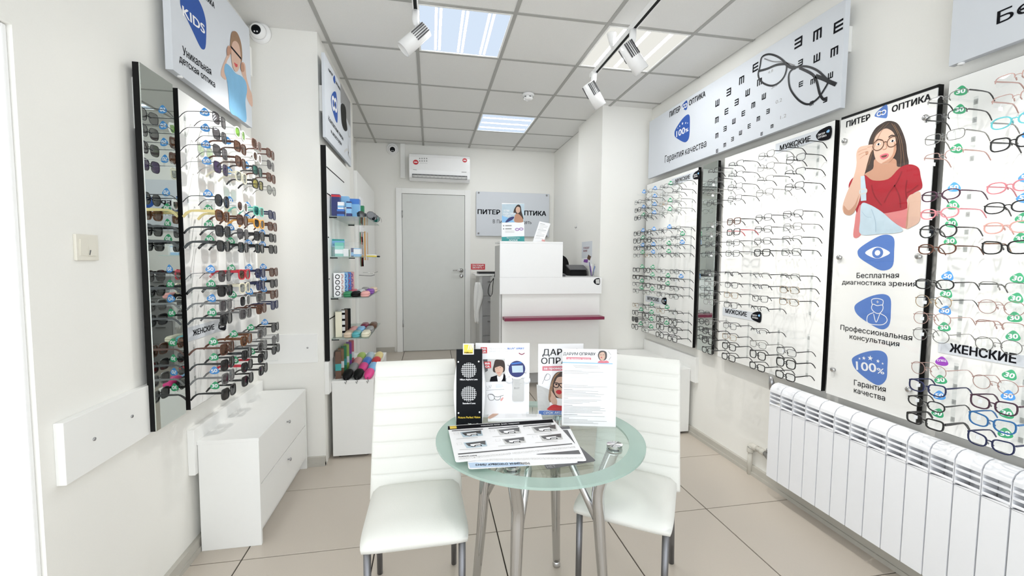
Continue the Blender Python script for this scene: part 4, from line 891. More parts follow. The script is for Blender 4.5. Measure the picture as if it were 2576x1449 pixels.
text_px(pl, c6, 'Бесплатная', (265, 388), (562, 388), 38, 'ink', t, 2, .004, False); text_px(pl, c6, 'диагностика зрения', (163, 432), (688, 448), 34, 'ink', t, 2, .004, False)
B6([(250, 605), (262, 570), (330, 530), (400, 506), (465, 503), (503, 535), (505, 620), (498, 705), (470, 742), (425, 745), (350, 705), (275, 650)])
R6 = lambda p, cl=False: ribbon_px(pl, c6, p, .0035, 'pale', 'nurse_icon', t, 2, cl)
R6([(375, 575), (372, 540), (410, 532), (450, 545), (448, 578)]); R6([(370, 600), (380, 572), (410, 582), (445, 578), (450, 605), (432, 632), (412, 637), (388, 625)], True); R6([(385, 630), (345, 650), (338, 690), (355, 708), (400, 716), (450, 714), (478, 690), (470, 660), (430, 636)]); R6([(385, 640), (402, 698), (428, 640)]); R6([(405, 555), (420, 556)]); R6([(412, 547), (412, 564)])
text_px(pl, c6, 'Профессиональная', (152, 750), (655, 828), 38, 'ink', t, 2, .004, False); text_px(pl, c6, 'консультация', (216, 813), (565, 870), 36, 'ink', t, 2, .004, False)
B6([(233, 975), (240, 945), (300, 915), (380, 897), (445, 902), (480, 940), (480, 1020), (475, 1090), (445, 1130), (400, 1136), (320, 1085), (255, 1025)])
text_px(pl, c6, '100', (263, 1030), (405, 1050), 62, 'pale', t, 2, .014, False); text_px(pl, c6, '%', (408, 1055), (460, 1064), 40, 'pale', t, 2, .012, False)
for (x, y, r) in ((286, 953, 9), (316, 950, 14), (361, 950, 20), (415, 971, 14), (448, 988, 9)): p = pl.px(*c6(x, y)); q = pl.px(*c6(x, y+r)); shape(pl, star(p.x, p.y, abs(p.y-q.y)), 'pale', 'star', t, 2, False)
text_px(pl, c6, 'Гарантия', (247, 1138), (470, 1190), 40, 'ink', t, 2, .004, False); text_px(pl, c6, 'качества', (246, 1190), (465, 1250), 38, 'ink', t, 2, .004, False)
box('cover_sheet', (SX5-.0045, 1.5125, .7425), (SX5-.0030, 1.9545, 2.191), 'sheet', t)
for p in ((215, 550), (860, 366)): q = pl.at(pl.px(*c5(*p)), .001); MB().lathe([(.010, 0), (.010, .008), (.013, .009), (.013, .013), (.009, .017)], 16, Matrix.Translation(q) @ Matrix.Rotation(-math.pi/2, 4, 'Y')).build('stand_off', 'chrome', t)
for p in ((153, 244), (710, 237), (108, 1030), (640, 1170)): q = pl.at(pl.px(*c6(*p)), .001); MB().lathe([(.010, 0), (.010, .008), (.013, .009), (.013, .013), (.009, .017)], 16, Matrix.Translation(q) @ Matrix.Rotation(-math.pi/2, 4, 'Y')).build('stand_off', 'chrome', t)
# ---- small plaques on the boards
def plaque(side, brd, c, word, a, b, cap, quad, emblem=None):
    X = (BXL+.0) if side == 'L' else BXR; s = 1 if side == 'L' else -1
    pl = Plane((X+s*.0005, 0, 0), (0, 1, 0) if side == 'L' else (0, -1, 0), (0, 0, 1))
    Q = [pl.px(*c(*p)) for p in quad]; u0, u1 = min(q.x for q in Q), max(q.x for q in Q); v0, v1 = sum(sorted(q.y for q in Q)[:2])/2, sum(sorted(q.y for q in Q)[2:])/2
    ys = sorted((u0*s, u1*s)); xs = sorted((X, X+s*.0025)); pq = box('title_plaque', (xs[0], ys[0], v0), (xs[1], ys[1], v1), 'bluewhite', brd)
    pl = Plane((X+s*.0025, 0, 0), (0, 1, 0) if side == 'L' else (0, -1, 0), (0, 0, 1))
    text_px(pl, c, word, a, b, cap, 'ink', pq, 1, .028)
    if emblem:
        shape_px(pl, c, emblem, 'ink', 'emblem', pq, 1)
        E_ = [pl.px(*c(*p)) for p in emblem]; x0, x1 = min(q.x for q in E_), max(q.x for q in E_); y0, y1 = min(q.y for q in E_), max(q.y for q in E_); w, h = x1-x0, y1-y0
        text(pl, 'ПИТЕР', (x0+w*.14, y0+h*.50), (x0+w*.62, y0+h*.50), h*.16, 'pale', pq, 2, .02, 'emblem_lettering'); text(pl, 'ОПТИКА', (x0+w*.14, y0+h*.26), (x0+w*.74, y0+h*.26), h*.16, 'pale', pq, 2, .02, 'emblem_lettering')
        shape(pl, [(x0+w*.70, y0+h*.60), (x0+w*.82, y0+h*.76), (x0+w*.92, y0+h*.70), (x0+w*.88, y0+h*.52)], 'sky', 'emblem_drop', pq, 2)
g3 = crop(1740, 300, 3.813); g4 = crop(1740, 640, 3.813); d1 = crop(1560, 380, 4.5267); d2 = crop(1560, 640, 4.263); e8 = crop(2260, 600, 2.588); l3 = crop(320, 750, 4.14)
plaque('R', b2, g3, 'МУЖСКИЕ', (845, 298), (1140, 213), 50, [(808, 238), (1338, 62), (1338, 180), (808, 322)], [(1193, 160), (1205, 135), (1240, 100), (1337, 65), (1332, 180), (1240, 207), (1205, 190)])
plaque('R', b2, g4, 'МУЖСКИЕ', (323, 560), (530, 597), 42, [(300, 520), (664, 552), (662, 650), (300, 583)], [(568, 595), (580, 570), (610, 553), (665, 555), (662, 650), (610, 640), (578, 620)])
plaque('R', b1, d1, 'МУЖСКИЕ', (628, 358), (797, 315), 42, [(590, 320), (905, 215), (903, 310), (590, 385)], [(827, 285), (840, 255), (870, 230), (905, 218), (903, 308), (850, 322), (832, 310)])
plaque('R', b1, d2, 'МУЖСКИЕ', (292, 492), (418, 503), 38, [(275, 450), (497, 465), (495, 540), (275, 510)], [(440, 500), (450, 475), (470, 464), (496, 468), (494, 540), (460, 530), (445, 515)])
plaque('R', b4, e8, 'ЖЕНСКИЕ', (332, 742), (768, 806), 58, [(262, 690), (1000, 770), (1000, 860), (262, 750)], None)
plaque('L', bL, l3, 'ЖЕНСКИЕ', (683, 388), (908, 328), 56, [(634, 305), (1028, 200), (1028, 330), (634, 445)], [(948, 290), (960, 250), (985, 215), (1025, 200), (1026, 325), (985, 333), (955, 320)])
# ================================================================== things on the table
def vplane(pa, pb, z, tilt=.0):
    """upright plane standing on two table pixels"""
    A = on_z(*pa, z); B = on_z(*pb, z); u = (B-A).normalized(); back = Vector((0, 0, 1)).cross(u)
    v = (Vector((0, 0, 1))*math.cos(tilt)+back*math.sin(tilt)); return Plane(A, u, v), (B-A).length
k8 = crop(1100, 1040, 6.44)
def sheet(label, quad, z, m, group=None, th=.0012, cat='leaflet', name='laminated_chart'):
    pl = Plane((0, 0, z+th), (1, 0, 0), (0, 1, 0)); P = [pl.px(*k8(*q)) for q in quad]
    out = []
    for i, p in enumerate(P):           # round the corners
        a, b = P[i-1], P[(i+1) % 4]; r = .012
        for f in (1, .35): out.append(p+(a-p).normalized()*r*f) if f == 1 else out.append(p+((a-p).normalized()+(b-p).normalized())*r*.22)
        out.append(p+(b-p).normalized()*r)
    c = (P[0]+P[1]+P[2]+P[3])/4
    t = thing(name, label, cat, (c.x, c.y, z), group=group)
    MB().prism([(p.x, p.y, z) for p in out], (0, 0, th)).build('card', m, t); return t, pl
t, pl = sheet('dark laminated sheet at the bottom of the chart stack', [(1500, 500), (2250, 480), (2576, 768), (1780, 905)], TZ+.0110, 'dgrey')
text_px(pl, k8, 'НЕТ', (1790, 890), (1930, 875), 40, 'grey', t, 1, .02, False)
t, pl = sheet('laminated lens thickness chart with a pale blue edge', [(470, 560), (1980, 470), (2290, 795), (505, 902)], TZ+.0126, 'pale')
shape_px(pl, k8, [(500, 800), (1340, 770), (1340, 820), (1500, 850), (530, 885)], 'paleblue', 'blue_band', t, 1, False)
text_px(pl, k8, 'ТОЛЩИНА ОЧКОВЫХ ЛИНЗ', (1500, 795), (620, 822), 30, 'ink', t, 2, .02, False)
t, pl = sheet('laminated sheet with a dark banner fanned out under the top chart', [(700, 320), (2135, 205), (2425, 770), (620, 792)], TZ+.0142, 'pale')
shape_px(pl, k8, [(1300, 272), (2135, 207), (2155, 250), (1320, 315)], 'dgrey', 'banner', t, 1, False); shape_px(pl, k8, [(1600, 660), (2290, 595), (2325, 660), (1630, 668)], 'dgrey', 'banner', t, 1, False)
shape_px(pl, k8, [(2020, 270), (2110, 268), (2235, 490), (2100, 420)], 'dgrey', 'side_block', t, 1, False)
for a, b in (((640, 770), (2360, 735)),): text_px(pl, k8, 'ИМЕЮТСЯ ПРОТИВОПОКАЗАНИЯ, НЕОБХОДИМО ПРОКОНСУЛЬТИРОВАТЬСЯ СО СПЕЦИАЛИСТОМ', a, b, 28, 'lgrey', t, 1, .0, False)
t, pl = sheet('top laminated chart with six small dashboard pictures', [(165, 200), (1868, 88), (2300, 570), (298, 792)], TZ+.0158, 'pale')
shape_px(pl, k8, [(170, 208), (1865, 95), (1885, 148), (172, 268)], 'ink', 'header_band', t, 1, False)
shape_px(pl, k8, [(200, 212), (310, 205), (316, 248), (208, 255)], 'yellow', 'yellow_logo', t, 2, False)
text_px(pl, k8, 'УНИКАЛЬНАЯ ЛИНЗА  Дизайн  поверхности', (710, 212), (1330, 165), 16, 'pale', t, 2, .01, False)
for i, (x, y) in enumerate(((370, 300), (960, 255), (1520, 212), (425, 470), (1050, 410), (1650, 355))):
    f = .86+.07*(i % 3) if i < 3 else .9
    Q = lambda p: (x+p[0]*f, y+p[1]*f)
    shape_px(pl, k8, [Q(p) for p in ((0, 5), (400, -30), (430, 70), (60, 105))], 'lgrey' if i % 3 else 'denim', 'chart_photo', t, 1, False)
    shape_px(pl, k8, [Q(p) for p in ((30, 20), (390, -28), (400, 45), (330, 30), (250, 40), (150, 60), (100, 75))], 'green' if False else 'dgrey', 'windscreen_print', t, 2, False)
    shape_px(pl, k8, [Q(p) for p in ((120, 40), (300, 20), (330, 70), (250, 62), (200, 90), (140, 80))], 'pale', 'dashboard_print', t, 3, False)
    ribbon(pl, [pl.px(*k8(*Q(p))) for p in ((130, 75), (200, 80), (215, 60), (300, 50), (325, 72))], .004, 'ink', 'dash_line_print', t, 4)
    ribbon(pl, [pl.px(*k8(*Q(p))) for p in ((-120, 12), (-40, 5), (-28, 40), (-108, 48))], .0012, 'lgrey', 'label_box', t, 1, True, False)
    ribbon(pl, [pl.px(*k8(*Q(p))) for p in ((-70, 135), (330, 105))], .004, 'lgrey', 'caption', t, 1, False, False)
shape_px(pl, k8, [(335, 652), (2180, 485), (2192, 500), (340, 670)], 'dgrey', 'dark_bar', t, 1, False)
for a, b in (((235, 285), (740, 255)), ((830, 245), (1310, 212)), ((1390, 207), (1850, 172))): ribbon_px(pl, k8, [a, b], .006, 'ink', 'section_bar', t, 1)
text_px(pl, k8, 'FactPACK coating', (350, 712), (640, 685), 14, 'ink', t, 1, .02, False)
text_px(pl, k8, 'ИМЕЮТСЯ ПРОТИВОПОКАЗАНИЯ, НЕОБХОДИМО ПРОКОНСУЛЬТИРОВАТЬСЯ', (355, 752), (2240, 555), 26, 'lgrey', t, 1, 0, False)
# ---- black lens demonstration stand
n8 = crop(1100, 850, 6.3); z0 = TZ+.0004
pl, w = vplane(n8(300, 1385), n8(710, 1378), z0, .06); A0 = pl.o
t = thing('lens_demo_stand', 'tall black lens demonstration stand with two gridded windows', 'display stand', A0+pl.u*w/2)
h = pl.px(*n8(490, 182)).y
MB().prism([pl.at((0, 0), -.012), pl.at((w, 0), -.012), pl.at((w, h), -.012), pl.at((0, h), -.012)], pl.n*.012).build('panel', 'bk', t)
m = MB()
for x, s in ((0, -1), (w, 1)):
    pr = [pl.at((x+s*.0005, .0), -.006)]+[pl.at((x+s*(.001+.012*math.sin(math.pi*q)), .005+h*.78*q), -.020-.010*math.sin(math.pi*q)) for q in [i/10 for i in range(11)]]+[pl.at((x+s*.0005, h*.8), -.006)]
    MB().prism(pr, pl.n*-.004).build('side_wing', 'pale', t)
a, b = pl.px(*n8(408, 262)), pl.px(*n8(580, 88)); MB().prism([pl.at(p, .0005) for p in ((a.x, a.y), (b.x, a.y), (b.x, b.y), (a.x, b.y))], pl.n*.003).build('logo_plate', 'pale', t)
q = Plane(pl.at((0, 0), .0035), pl.u, pl.v)
d = .004; shape(q, [(a.x+d, a.y+d), (b.x-d, a.y+d), (b.x-d, b.y-d), (a.x+d, b.y-d)], 'yellow', 'logo_field', t, 1, False)
for f in (.55, .72, .86): shape(q, [(a.x+(b.x-a.x)*(f-.12), a.y+(b.y-a.y)*.42), (a.x+(b.x-a.x)*(f-.06), a.y+(b.y-a.y)*.42), (a.x+(b.x-a.x)*(f+.08), b.y-d*1.2), (a.x+(b.x-a.x)*(f-.02), b.y-d*1.2)], 'pale', 'logo_ray', t, 2, False)
text(q, 'Nikon', (a.x+d*1.5, a.y+d*1.3), (b.x-d*1.5, a.y+d*1.3), .0068, 'ink', t, 3, .02, slant=.2)
for cy_ in (512, 885):
    C = pl.px(*n8(500, cy_)); R = abs(pl.px(*n8(500, cy_)).x-pl.px(*n8(622, cy_)).x)
    shape(pl, circle(C, R, 32), 'grey', 'window', t, 1, False)
    g = MB(); st = R*2/8
    for i in range(-4, 5):
        for (ux, vx) in ((1, 0), (0, 1)):
            o = i*st; L = math.sqrt(max(0, R*R-o*o))
            if L < .002: continue
            wv = .0008; pa = (C.x-L, C.y+o) if ux else (C.x+o, C.y-L); pb = (C.x+L, C.y+o) if ux else (C.x+o, C.y+L)
            if ux: P = [(pa[0], pa[1]-wv), (pb[0], pb[1]-wv), (pb[0], pb[1]+wv), (pa[0], pa[1]+wv)]
            else: P = [(pa[0]-wv, pa[1]), (pa[0]+wv, pa[1]), (pb[0]+wv, pb[1]), (pb[0]-wv, pb[1])]
            g.add([pl.at(p, 3*LAYER) for p in P], [(0, 1, 2, 3)])
    sq = MB()
    for i in range(-4, 4):
        for j in range(-4, 4):
            c_ = Vector((C.x+(i+.5)*st, C.y+(j+.5)*st))
            if (c_-C).length < R*.98: sq.add([pl.at((c_.x+x*st*.33, c_.y+y*st*.33), 2*LAYER) for x, y in ((-1, -1), (1, -1), (1, 1), (-1, 1))], [(0, 1, 2, 3)])
    g.build('grid_lines', 'pale', t, fix=False); sq.build('grid_cells', 'bk', t, fix=False)
for s_, a, b, cp, mm in (('Nikon Aspheric Lens', (360, 672), (638, 668), 26, 'pale'), ('Standard Lens', (402, 1050), (605, 1046), 26, 'pale'), ('Picture Perfect Vision', (330, 1280), (683, 1266), 32, 'yellow')): text_px(pl, n8, s_, a, b, cp, mm, t, 1, .02)
for p in ((333, 380), (657, 373), (337, 1190), (670, 1177)): q_ = pl.at(pl.px(*n8(*p)), 0); MB().cyl(q_, q_+pl.n*.002, .0035, 12).build('rivet', 'pale', t)
# ---- white lens brochure stand
zt0 = TZ+.0004
plf, w = vplane(n8(800, 1335), n8(1668, 1330), zt0)
t = thing('lens_brochure_stand', 'white countertop stand with lens brochures and a round blue viewer', 'display stand', plf.at((w/2, 0)))
dp = .056; hb = .016
MB().prism([plf.at((0, 0)), plf.at((w, 0)), plf.at((w, hb)), plf.at((0, hb))], -plf.n*dp).build('tray', 'pale', t, .003)
pl = Plane(plf.at((0, 0), -dp), plf.u, plf.v); tr = Plane(plf.at((0, hb), 0), plf.u, -plf.n)
Q = [pl.px(*n8(*p)) for p in ((605, 88), (1465, 78))]; top = (Q[0].y+Q[1].y)/2; x0, x1 = Q[0].x, Q[1].x
MB().prism([pl.at((x0, .0)), pl.at((x1, .0)), pl.at((x1, top)), pl.at((x0, top))], -pl.n*.004).build('back_panel', 'pale', t, .001)
S = lambda p, m, n, l=1, sm=False: shape_px(pl, n8, p, m, n, t, l, sm)
S([(690, 148), (788, 148), (790, 243), (692, 243)], 'crimson' if False else 'red', 'logo_square', 2); text_px(pl, n8, 'BB', (705, 190), (775, 190), 32, 'pale', t, 3, .02); text_px(pl, n8, 'GR', (705, 232), (775, 232), 32, 'pale', t, 3, .02)
text_px(pl, n8, 'ТЕХНОЛОГИЯ', (826, 187), (1098, 184), 26, 'lgrey', t, 2, 0); text_px(pl, n8, 'BLUV° XPERT', (1113, 182), (1380, 180), 28, 'logo2', t, 2, .025); text_px(pl, n8, 'СИНИЙ СВЕТ ТЕПЕРЬ ПОД КОНТРОЛЕМ', (826, 225), (1384, 222), 20, 'lgrey', t, 2, 0)
ribbon_px(pl, n8, [(1292, 240), (1338, 262), (1384, 240)], .004, 'crimson', 'emblem', t, 2)
S([(722, 340), (1072, 330), (1085, 688), (770, 700)], 'lgrey', 'photo_ground', 1); S([(722, 340), (795, 338), (800, 520), (760, 545)], 'dgrey', 'photo_dark', 2)
S([(898, 420), (920, 350), (985, 345), (1050, 360), (1072, 430), (1068, 520), (1020, 550), (905, 545), (880, 500)], 'hair', 'hair_print', 3, True)
S([(915, 470), (960, 430), (1020, 440), (1045, 490), (1030, 550), (985, 610), (945, 570), (920, 530)], 'skin', 'face_print', 4, True); S([(905, 470), (925, 400), (985, 395), (1045, 420), (1050, 470), (1000, 445), (940, 460)], 'hair', 'fringe_print', 5, True)
S([(830, 690), (850, 620), (945, 590), (990, 640), (1060, 560), (1080, 600), (1085, 688)], 'ink', 'jacket_print', 3); S([(945, 600), (985, 620), (1050, 570), (1040, 640), (1015, 686), (960, 688)], 'pale', 'collar_print', 5); ribbon_px(pl, n8, [(950, 548), (970, 554), (995, 546)], .0014, 'red', 'lips_print', t, 5)
for p in ([(935, 478), (955, 474)], [(988, 470), (1010, 466)]): ribbon_px(pl, n8, p, .0012, 'ink', 'eye_print', t, 5)
ribbon_px(pl, n8, [(968, 478), (962, 515), (975, 520)], .0006, 'skin2', 'nose_print', t, 5)
S([(740, 375), (850, 372), (854, 475), (765, 480)], 'red', 'logo_square', 6); text_px(pl, n8, 'BB', (757, 418), (835, 418), 32, 'pale', t, 7, .02); text_px(pl, n8, 'GR', (757, 465), (835, 465), 32, 'pale', t, 7, .02)
S([(775, 705), (1082, 695), (1090, 1012), (770, 1015)], 'pale', 'leaflet', 2); ribbon_px(pl, n8, [(775, 828), (1062, 815)], .0008, 'ink', 'rule', t, 3); ribbon_px(pl, n8, [(780, 760), (795, 800), (815, 795), (822, 755), (838, 795), (858, 745)], .0010, 'grey', 'bluv_mark', t, 3)
for y in (745, 765, 785): ribbon_px(pl, n8, [(925, y), (1045-(y % 3)*12, y)], .0009, 'sky', 'small_print', t, 3)
ribbon_px(pl, n8, [(805, 905), (850, 890), (905, 930), (890, 980), (835, 985), (810, 945)], .0016, 'ink', 'glasses_print', t, 3, True); ribbon_px(pl, n8, [(910, 930), (960, 935), (1000, 925), (990, 970), (945, 985), (912, 965)], .0016, 'ink', 'glasses_print', t, 3, True); ribbon_px(pl, n8, [(835, 900), (870, 890), (905, 915)], .0012, 'ink', 'glasses_print', t, 3); ribbon_px(pl, n8, [(1000, 925), (1050, 905)], .0016, 'ink', 'glasses_print', t, 3)
S([(1000, 970), (1045, 935), (1048, 960), (1020, 1000), (1000, 995)], 'peach', 'accent_print', 3)
C = pl.px(*n8(1262, 490)); R = abs(C.x-pl.px(*n8(1395, 490)).x)
vw = MB(); vw.tube([pl.at((C.x+R*1.12*math.cos(k*math.pi/20), C.y+R*1.12*math.sin(k*math.pi/20)), .004) for k in range(40)], R*.14, 8, True); vw.build('viewer_ring', 'pale', t)
shape(pl, circle(C, R), 'navy', 'viewer_screen', t, 2, False); S([(1180, 440), (1355, 435), (1360, 545), (1190, 550)], 'denim', 'screen_picture', 3); S([(1170, 400), (1330, 380), (1340, 400), (1175, 420)], 'blue', 'screen_picture', 3)
for p in (1140, 1420): C2_ = pl.at(pl.px(*n8(p, 665)), 0); MB().cyl(C2_, C2_+pl.n*.012, R*.40, 16).build('viewer_lug', 'pale', t)
a, b = pl.px(*n8(1195, 1000)), pl.px(*n8(1372, 640)); MB().prism([pl.at(p, .002) for p in ((a.x, a.y+.004), (a.x+.004, a.y), (b.x-.004, a.y), (b.x, a.y+.004), (b.x, b.y), (a.x, b.y))], pl.n*.006).build('viewer_handle', 'lgrey', t)
hp = Plane(pl.at((0, 0), .0082), pl.u, pl.v)
for y in (660, 680, 700, 720, 745): ribbon_px(hp, n8, [(1215, y), (1300+(y*7 % 50), y)], .0008, 'grey', 'small_print', t, 1)
text_px(hp, n8, 'BLUV', (1218, 812), (1305, 808), 34, 'grey', t, 1, 0)
bx = MB(); c_ = tr.px(*n8(1440, 1040))
for k in range(7):
    u0 = c_.x-.016+.0052*k; bx.add([tr.at((u0, -.0+.02), .001), tr.at((u0+.0006, .02), .001), tr.at((u0+.0056, .045), .026), tr.at((u0+.005, .045), .026)], [(0, 1, 2, 3)])
bx.build('sample_fins', 'acrylic', t, fix=False); 
mb = MB(); o_ = tr.at((c_.x-.02, .016), .0); mb.add([o_+tr.u*a+tr.v*b+tr.n*c for a in (0, .044) for b in (0, .03) for c in (0, .012)], [(0, 1, 3, 2), (4, 6, 7, 5), (0, 4, 5, 1), (2, 3, 7, 6), (0, 2, 6, 4), (1, 5, 7, 3)]); mb.build('sample_tray', 'acrylic', t)
shape_px(tr, n8, [(760, 1085), (900, 1078), (985, 1085), (1000, 1110), (960, 1150), (860, 1165), (770, 1130)], 'hair2', 'photo_print', t, 1, True); shape_px(tr, n8, [(850, 1110), (940, 1085), (1000, 1100), (985, 1145), (920, 1165), (860, 1150)], 'skin', 'hand_print', t, 2, True); shape_px(tr, n8, [(800, 1265), (870, 1210), (940, 1190), (970, 1205), (880, 1265), (830, 1285)], 'skin', 'hand_print', t, 2, True)
for y in range(1165, 1270, 14): ribbon_px(tr, n8, [(1070+(y-1165)*.1, y), (1270, y-5)], .0010, 'lgrey', 'small_print', t, 1)
for x in range(1300, 1560, 17): ribbon_px(tr, n8, [(x, 1155), (x+60, 1245)], .0008, 'lgrey', 'small_print', t, 1)
text_px(tr, n8, 'Blue Xpert Vision Master', (790, 1062), (1285, 1048), 14, 'grey', t, 1, .02, False)
# ---- two acrylic menu holders with posters
m8 = crop(1320, 850, 6.04)
def holder(label, pa, pb, tilt, tops):
    pl, w = vplane(pa, pb, TZ+.0004, tilt); h = sum(pl.px(*p).y for p in tops)/2
    t = thing('menu_holder', label, 'poster holder', pl.at((w/2, 0)))
    MB().prism([pl.at((0, .002)), pl.at((w, .002)), pl.at((w, h)), pl.at((0, h))], -pl.n*.0008).build('paper', 'pale', t)
    fr = MB(); fr.prism([pl.at((-.002, 0), .0045), pl.at((w+.002, 0), .0045), pl.at((w+.002, h+.002), .0045), pl.at((-.002, h+.002), .0045)], pl.n*.001); fr.build('front_sheet', 'sheet', t)
    ft = MB(); zz = Vector((0, 0, TZ+.0004)); f = Vector((pl.n.x, pl.n.y, 0)).normalized()
    A = Vector((*pl.at((0, 0)).xy, TZ+.0002)); B = Vector((*pl.at((w, 0)).xy, TZ+.0002)); ft.prism([A+f*.012, B+f*.012, B-f*.002, A-f*.002], (0, 0, .0022)); ft.build('foot', 'acrylic', t)
    return t, pl, w, h
t, pl, w, h = holder('upright promotional poster of a woman in black glasses behind the price sheet', (1353, 1046), (1466, 1043), .03, ((1346, 868), (1464, 862)))
S = lambda p, m, n, l=1, sm=True: shape_px(pl, m8, p, m, n, t, l, sm)
text_px(pl, m8, 'ДАРИМ', (268, 262), (800, 262), 95, 'ink', t, 2, .012); text_px(pl, m8, 'ОПРАВУ', (248, 390), (830, 390), 92, 'ink', t, 2, .012)
S([(268, 430), (850, 425), (850, 495), (268, 498)], 'rose', 'pink_band', 2, False); text_px(pl, m8, 'за проверку зрения', (288, 478), (830, 474), 36, 'pale', t, 3, .02)
S([(180, 705), (380, 790), (380, 1095), (200, 1100)], 'lgrey', 'shadow_print', 1, False)
S([(545, 512), (480, 530), (430, 590), (395, 680), (380, 760), (375, 820), (440, 900), (700, 900), (720, 600), (640, 520)], 'hair', 'hair_print', 1); S([(545, 515), (470, 550), (420, 640), (385, 740), (372, 800), (360, 930), (395, 975), (420, 800), (450, 620)], 'hair2', 'hair_lock_print', 2)
S([(500, 600), (470, 650), (440, 720), (445, 800), (470, 870), (530, 912), (600, 905), (660, 820), (670, 700), (640, 620), (570, 590)], 'skin', 'face_print', 3); S([(400, 800), (440, 850), (470, 900), (490, 960), (480, 1020), (420, 1000), (385, 930), (400, 870)], 'skin', 'hand_print', 4)
S([(365, 1098), (380, 1040), (450, 1010), (545, 1030), (700, 1020), (780, 1095)], 'red', 'red_top_print', 4)
ribbon_px(pl, m8, [(440, 690), (480, 680), (515, 700), (505, 745), (465, 752), (440, 730)], .0035, 'ink', 'glasses_print', t, 5, True); ribbon_px(pl, m8, [(520, 700), (560, 690), (620, 690), (625, 745), (580, 755), (545, 740)], .0035, 'ink', 'glasses_print', t, 5, True)
S([(470, 815), (500, 790), (545, 795), (560, 830), (530, 855), (490, 845)], 'red', 'lips_print', 5); S([(458, 700), (480, 692), (498, 705), (478, 715)], 'ink', 'eye_print', 5)
ribbon_px(pl, m8, [(340, 545), (385, 570), (370, 630), (310, 640), (300, 600)], .0014, 'dgrey', 'glasses_icon', t, 2, True); ribbon_px(pl, m8, [(340, 545), (290, 640), (265, 700)], .0014, 'dgrey', 'glasses_icon', t, 2)
S([(215, 1105), (860, 1100), (860, 1160), (215, 1168)], 'logo2', 'blue_band', 4, False); text_px(pl, m8, 'СРОК АКЦИИ', (285, 1152), (640, 1150), 36, 'pale', t, 5, .005)
t, pl, w, h = holder('upright white price sheet with a table and small photo in front of the poster', (1413, 1071), (1549, 1075), .05, ((1411, 876), (1541, 880)))
S = lambda p, m, n, l=1, sm=True: shape_px(pl, m8, p, m, n, t, l, sm)
text_px(pl, m8, 'ДАРИМ', (585, 262), (810, 262), 44, 'ink', t, 2, .002, False); text_px(pl, m8, 'ОПРАВУ', (830, 264), (1075, 266), 44, 'ink', t, 2, .016, False)
S([(632, 292), (1008, 300), (1008, 334), (632, 326)], 'rose', 'pink_band', 2, False); text_px(pl, m8, 'за проверку зрения', (650, 322), (990, 328), 18, 'pale', t, 3, .02, False)
S([(1115, 380), (1140, 345), (1200, 350), (1250, 345), (1275, 380)], 'rose', 'top_print', 2); S([(1120, 230), (1140, 200), (1190, 192), (1240, 215), (1250, 280), (1230, 330), (1180, 345), (1135, 330), (1110, 270)], 'hair', 'hair_print', 2); S([(1130, 260), (1150, 225), (1200, 215), (1220, 260), (1215, 310), (1185, 345), (1155, 335), (1135, 300)], 'skin', 'face_print', 3)
for cx_ in (1155, 1195): ribbon(pl, circle(pl.px(*m8(cx_, 255)), .0024, 10), .0008, 'ink', 'glasses_print', t, 4, True, False)
S([(1150, 295), (1165, 288), (1178, 297), (1163, 305)], 'red', 'lips_print', 4)
for a, b in (((1265, 200), (1310, 258)), ((1312, 285), (1275, 340))): ribbon_px(pl, m8, [a, b], .0018, 'grey', 'glasses_icon', t, 2)
S([(570, 365), (1335, 385), (1335, 400), (570, 380)], 'sky', 'blue_rule', 2, False)
rnd = random.Random(3)
lines = [415, 432, 450, 495, 512, 535, 715, 733, 750, 782, 800, 815, 832, 848, 865, 882, 912, 935, 952, 970, 988, 1020, 1040, 1058, 1076, 1094, 1112, 1130, 1160, 1182, 1215, 1236, 1255, 1275, 1292]
for y in lines:
    x0, x1 = (590, 620+rnd.uniform(250, 640)) if y > 460 else (740+rnd.uniform(-30, 60), 1150-rnd.uniform(0, 60)); 
    if y in (782, 912, 1020, 1160, 1215): x1 = x0+rnd.uniform(60, 220)
    ribbon_px(pl, m8, [(x0, y), (x1, y+(x1-x0)*.022)], .0012, 'dgrey' if y in (782, 912, 1020, 1160, 1215) else 'grey', 'text_line', t, 2)
ribbon(pl, [pl.px(*m8(*p)) for p in ((605, 553), (1165, 563), (1162, 690), (602, 678))], .0007, 'lgrey', 'table_border', t, 2, True, False); ribbon_px(pl, m8, [(825, 557), (825, 683)], .0007, 'lgrey', 'table_rule', t, 2); ribbon_px(pl, m8, [(604, 605), (1164, 615)], .0007, 'lgrey', 'table_rule', t, 2)
for y in (572, 592, 625, 643, 661):
    ribbon_px(pl, m8, [(640, y), (805, y+3)], .0009, 'lgrey', 'text_line', t, 2); ribbon_px(pl, m8, [(870, y), (1140, y+5)], .0009, 'lgrey', 'text_line', t, 2)
# ================================================================== accessory shelves on the pillar
PX = CLX+.036; Y0s, Y1s = 3.195, 4.085
t = ab = thing('accessory_board', 'white accessory board with black edges and four glass shelves', 'display board', (PX, 3.6, .735))
box('backing', (CLX+.0, Y0s, .735), (PX-.0012, Y1s, 2.225), 'black', t); box('face_panel', (PX-.0012, Y0s+.0015, .7365), (PX, Y1s-.0015, 2.2235), 'board', t)
SHZ = [1.752, 1.468, 1.177, .882]
for z in SHZ:
    MB().box((PX+.001, Y0s+.05, z-.006), (-.44, 4.0, z)).build('glass_shelf', 'shelfglass', t)
    for y in (Y0s+.06, 3.98): box('shelf_bracket', (PX, y-.004, z-.014), (PX+.05, y+.004, z-.0065), 'black', t)
for z, l in ((2.08, .62), (1.90, .12), (1.60, .03), (1.31, .03), (1.03, .35)): box('groove', (PX, Y0s+.002, z-.004), (PX+.0012, Y0s+.002+l, z+.004), 'black', t)
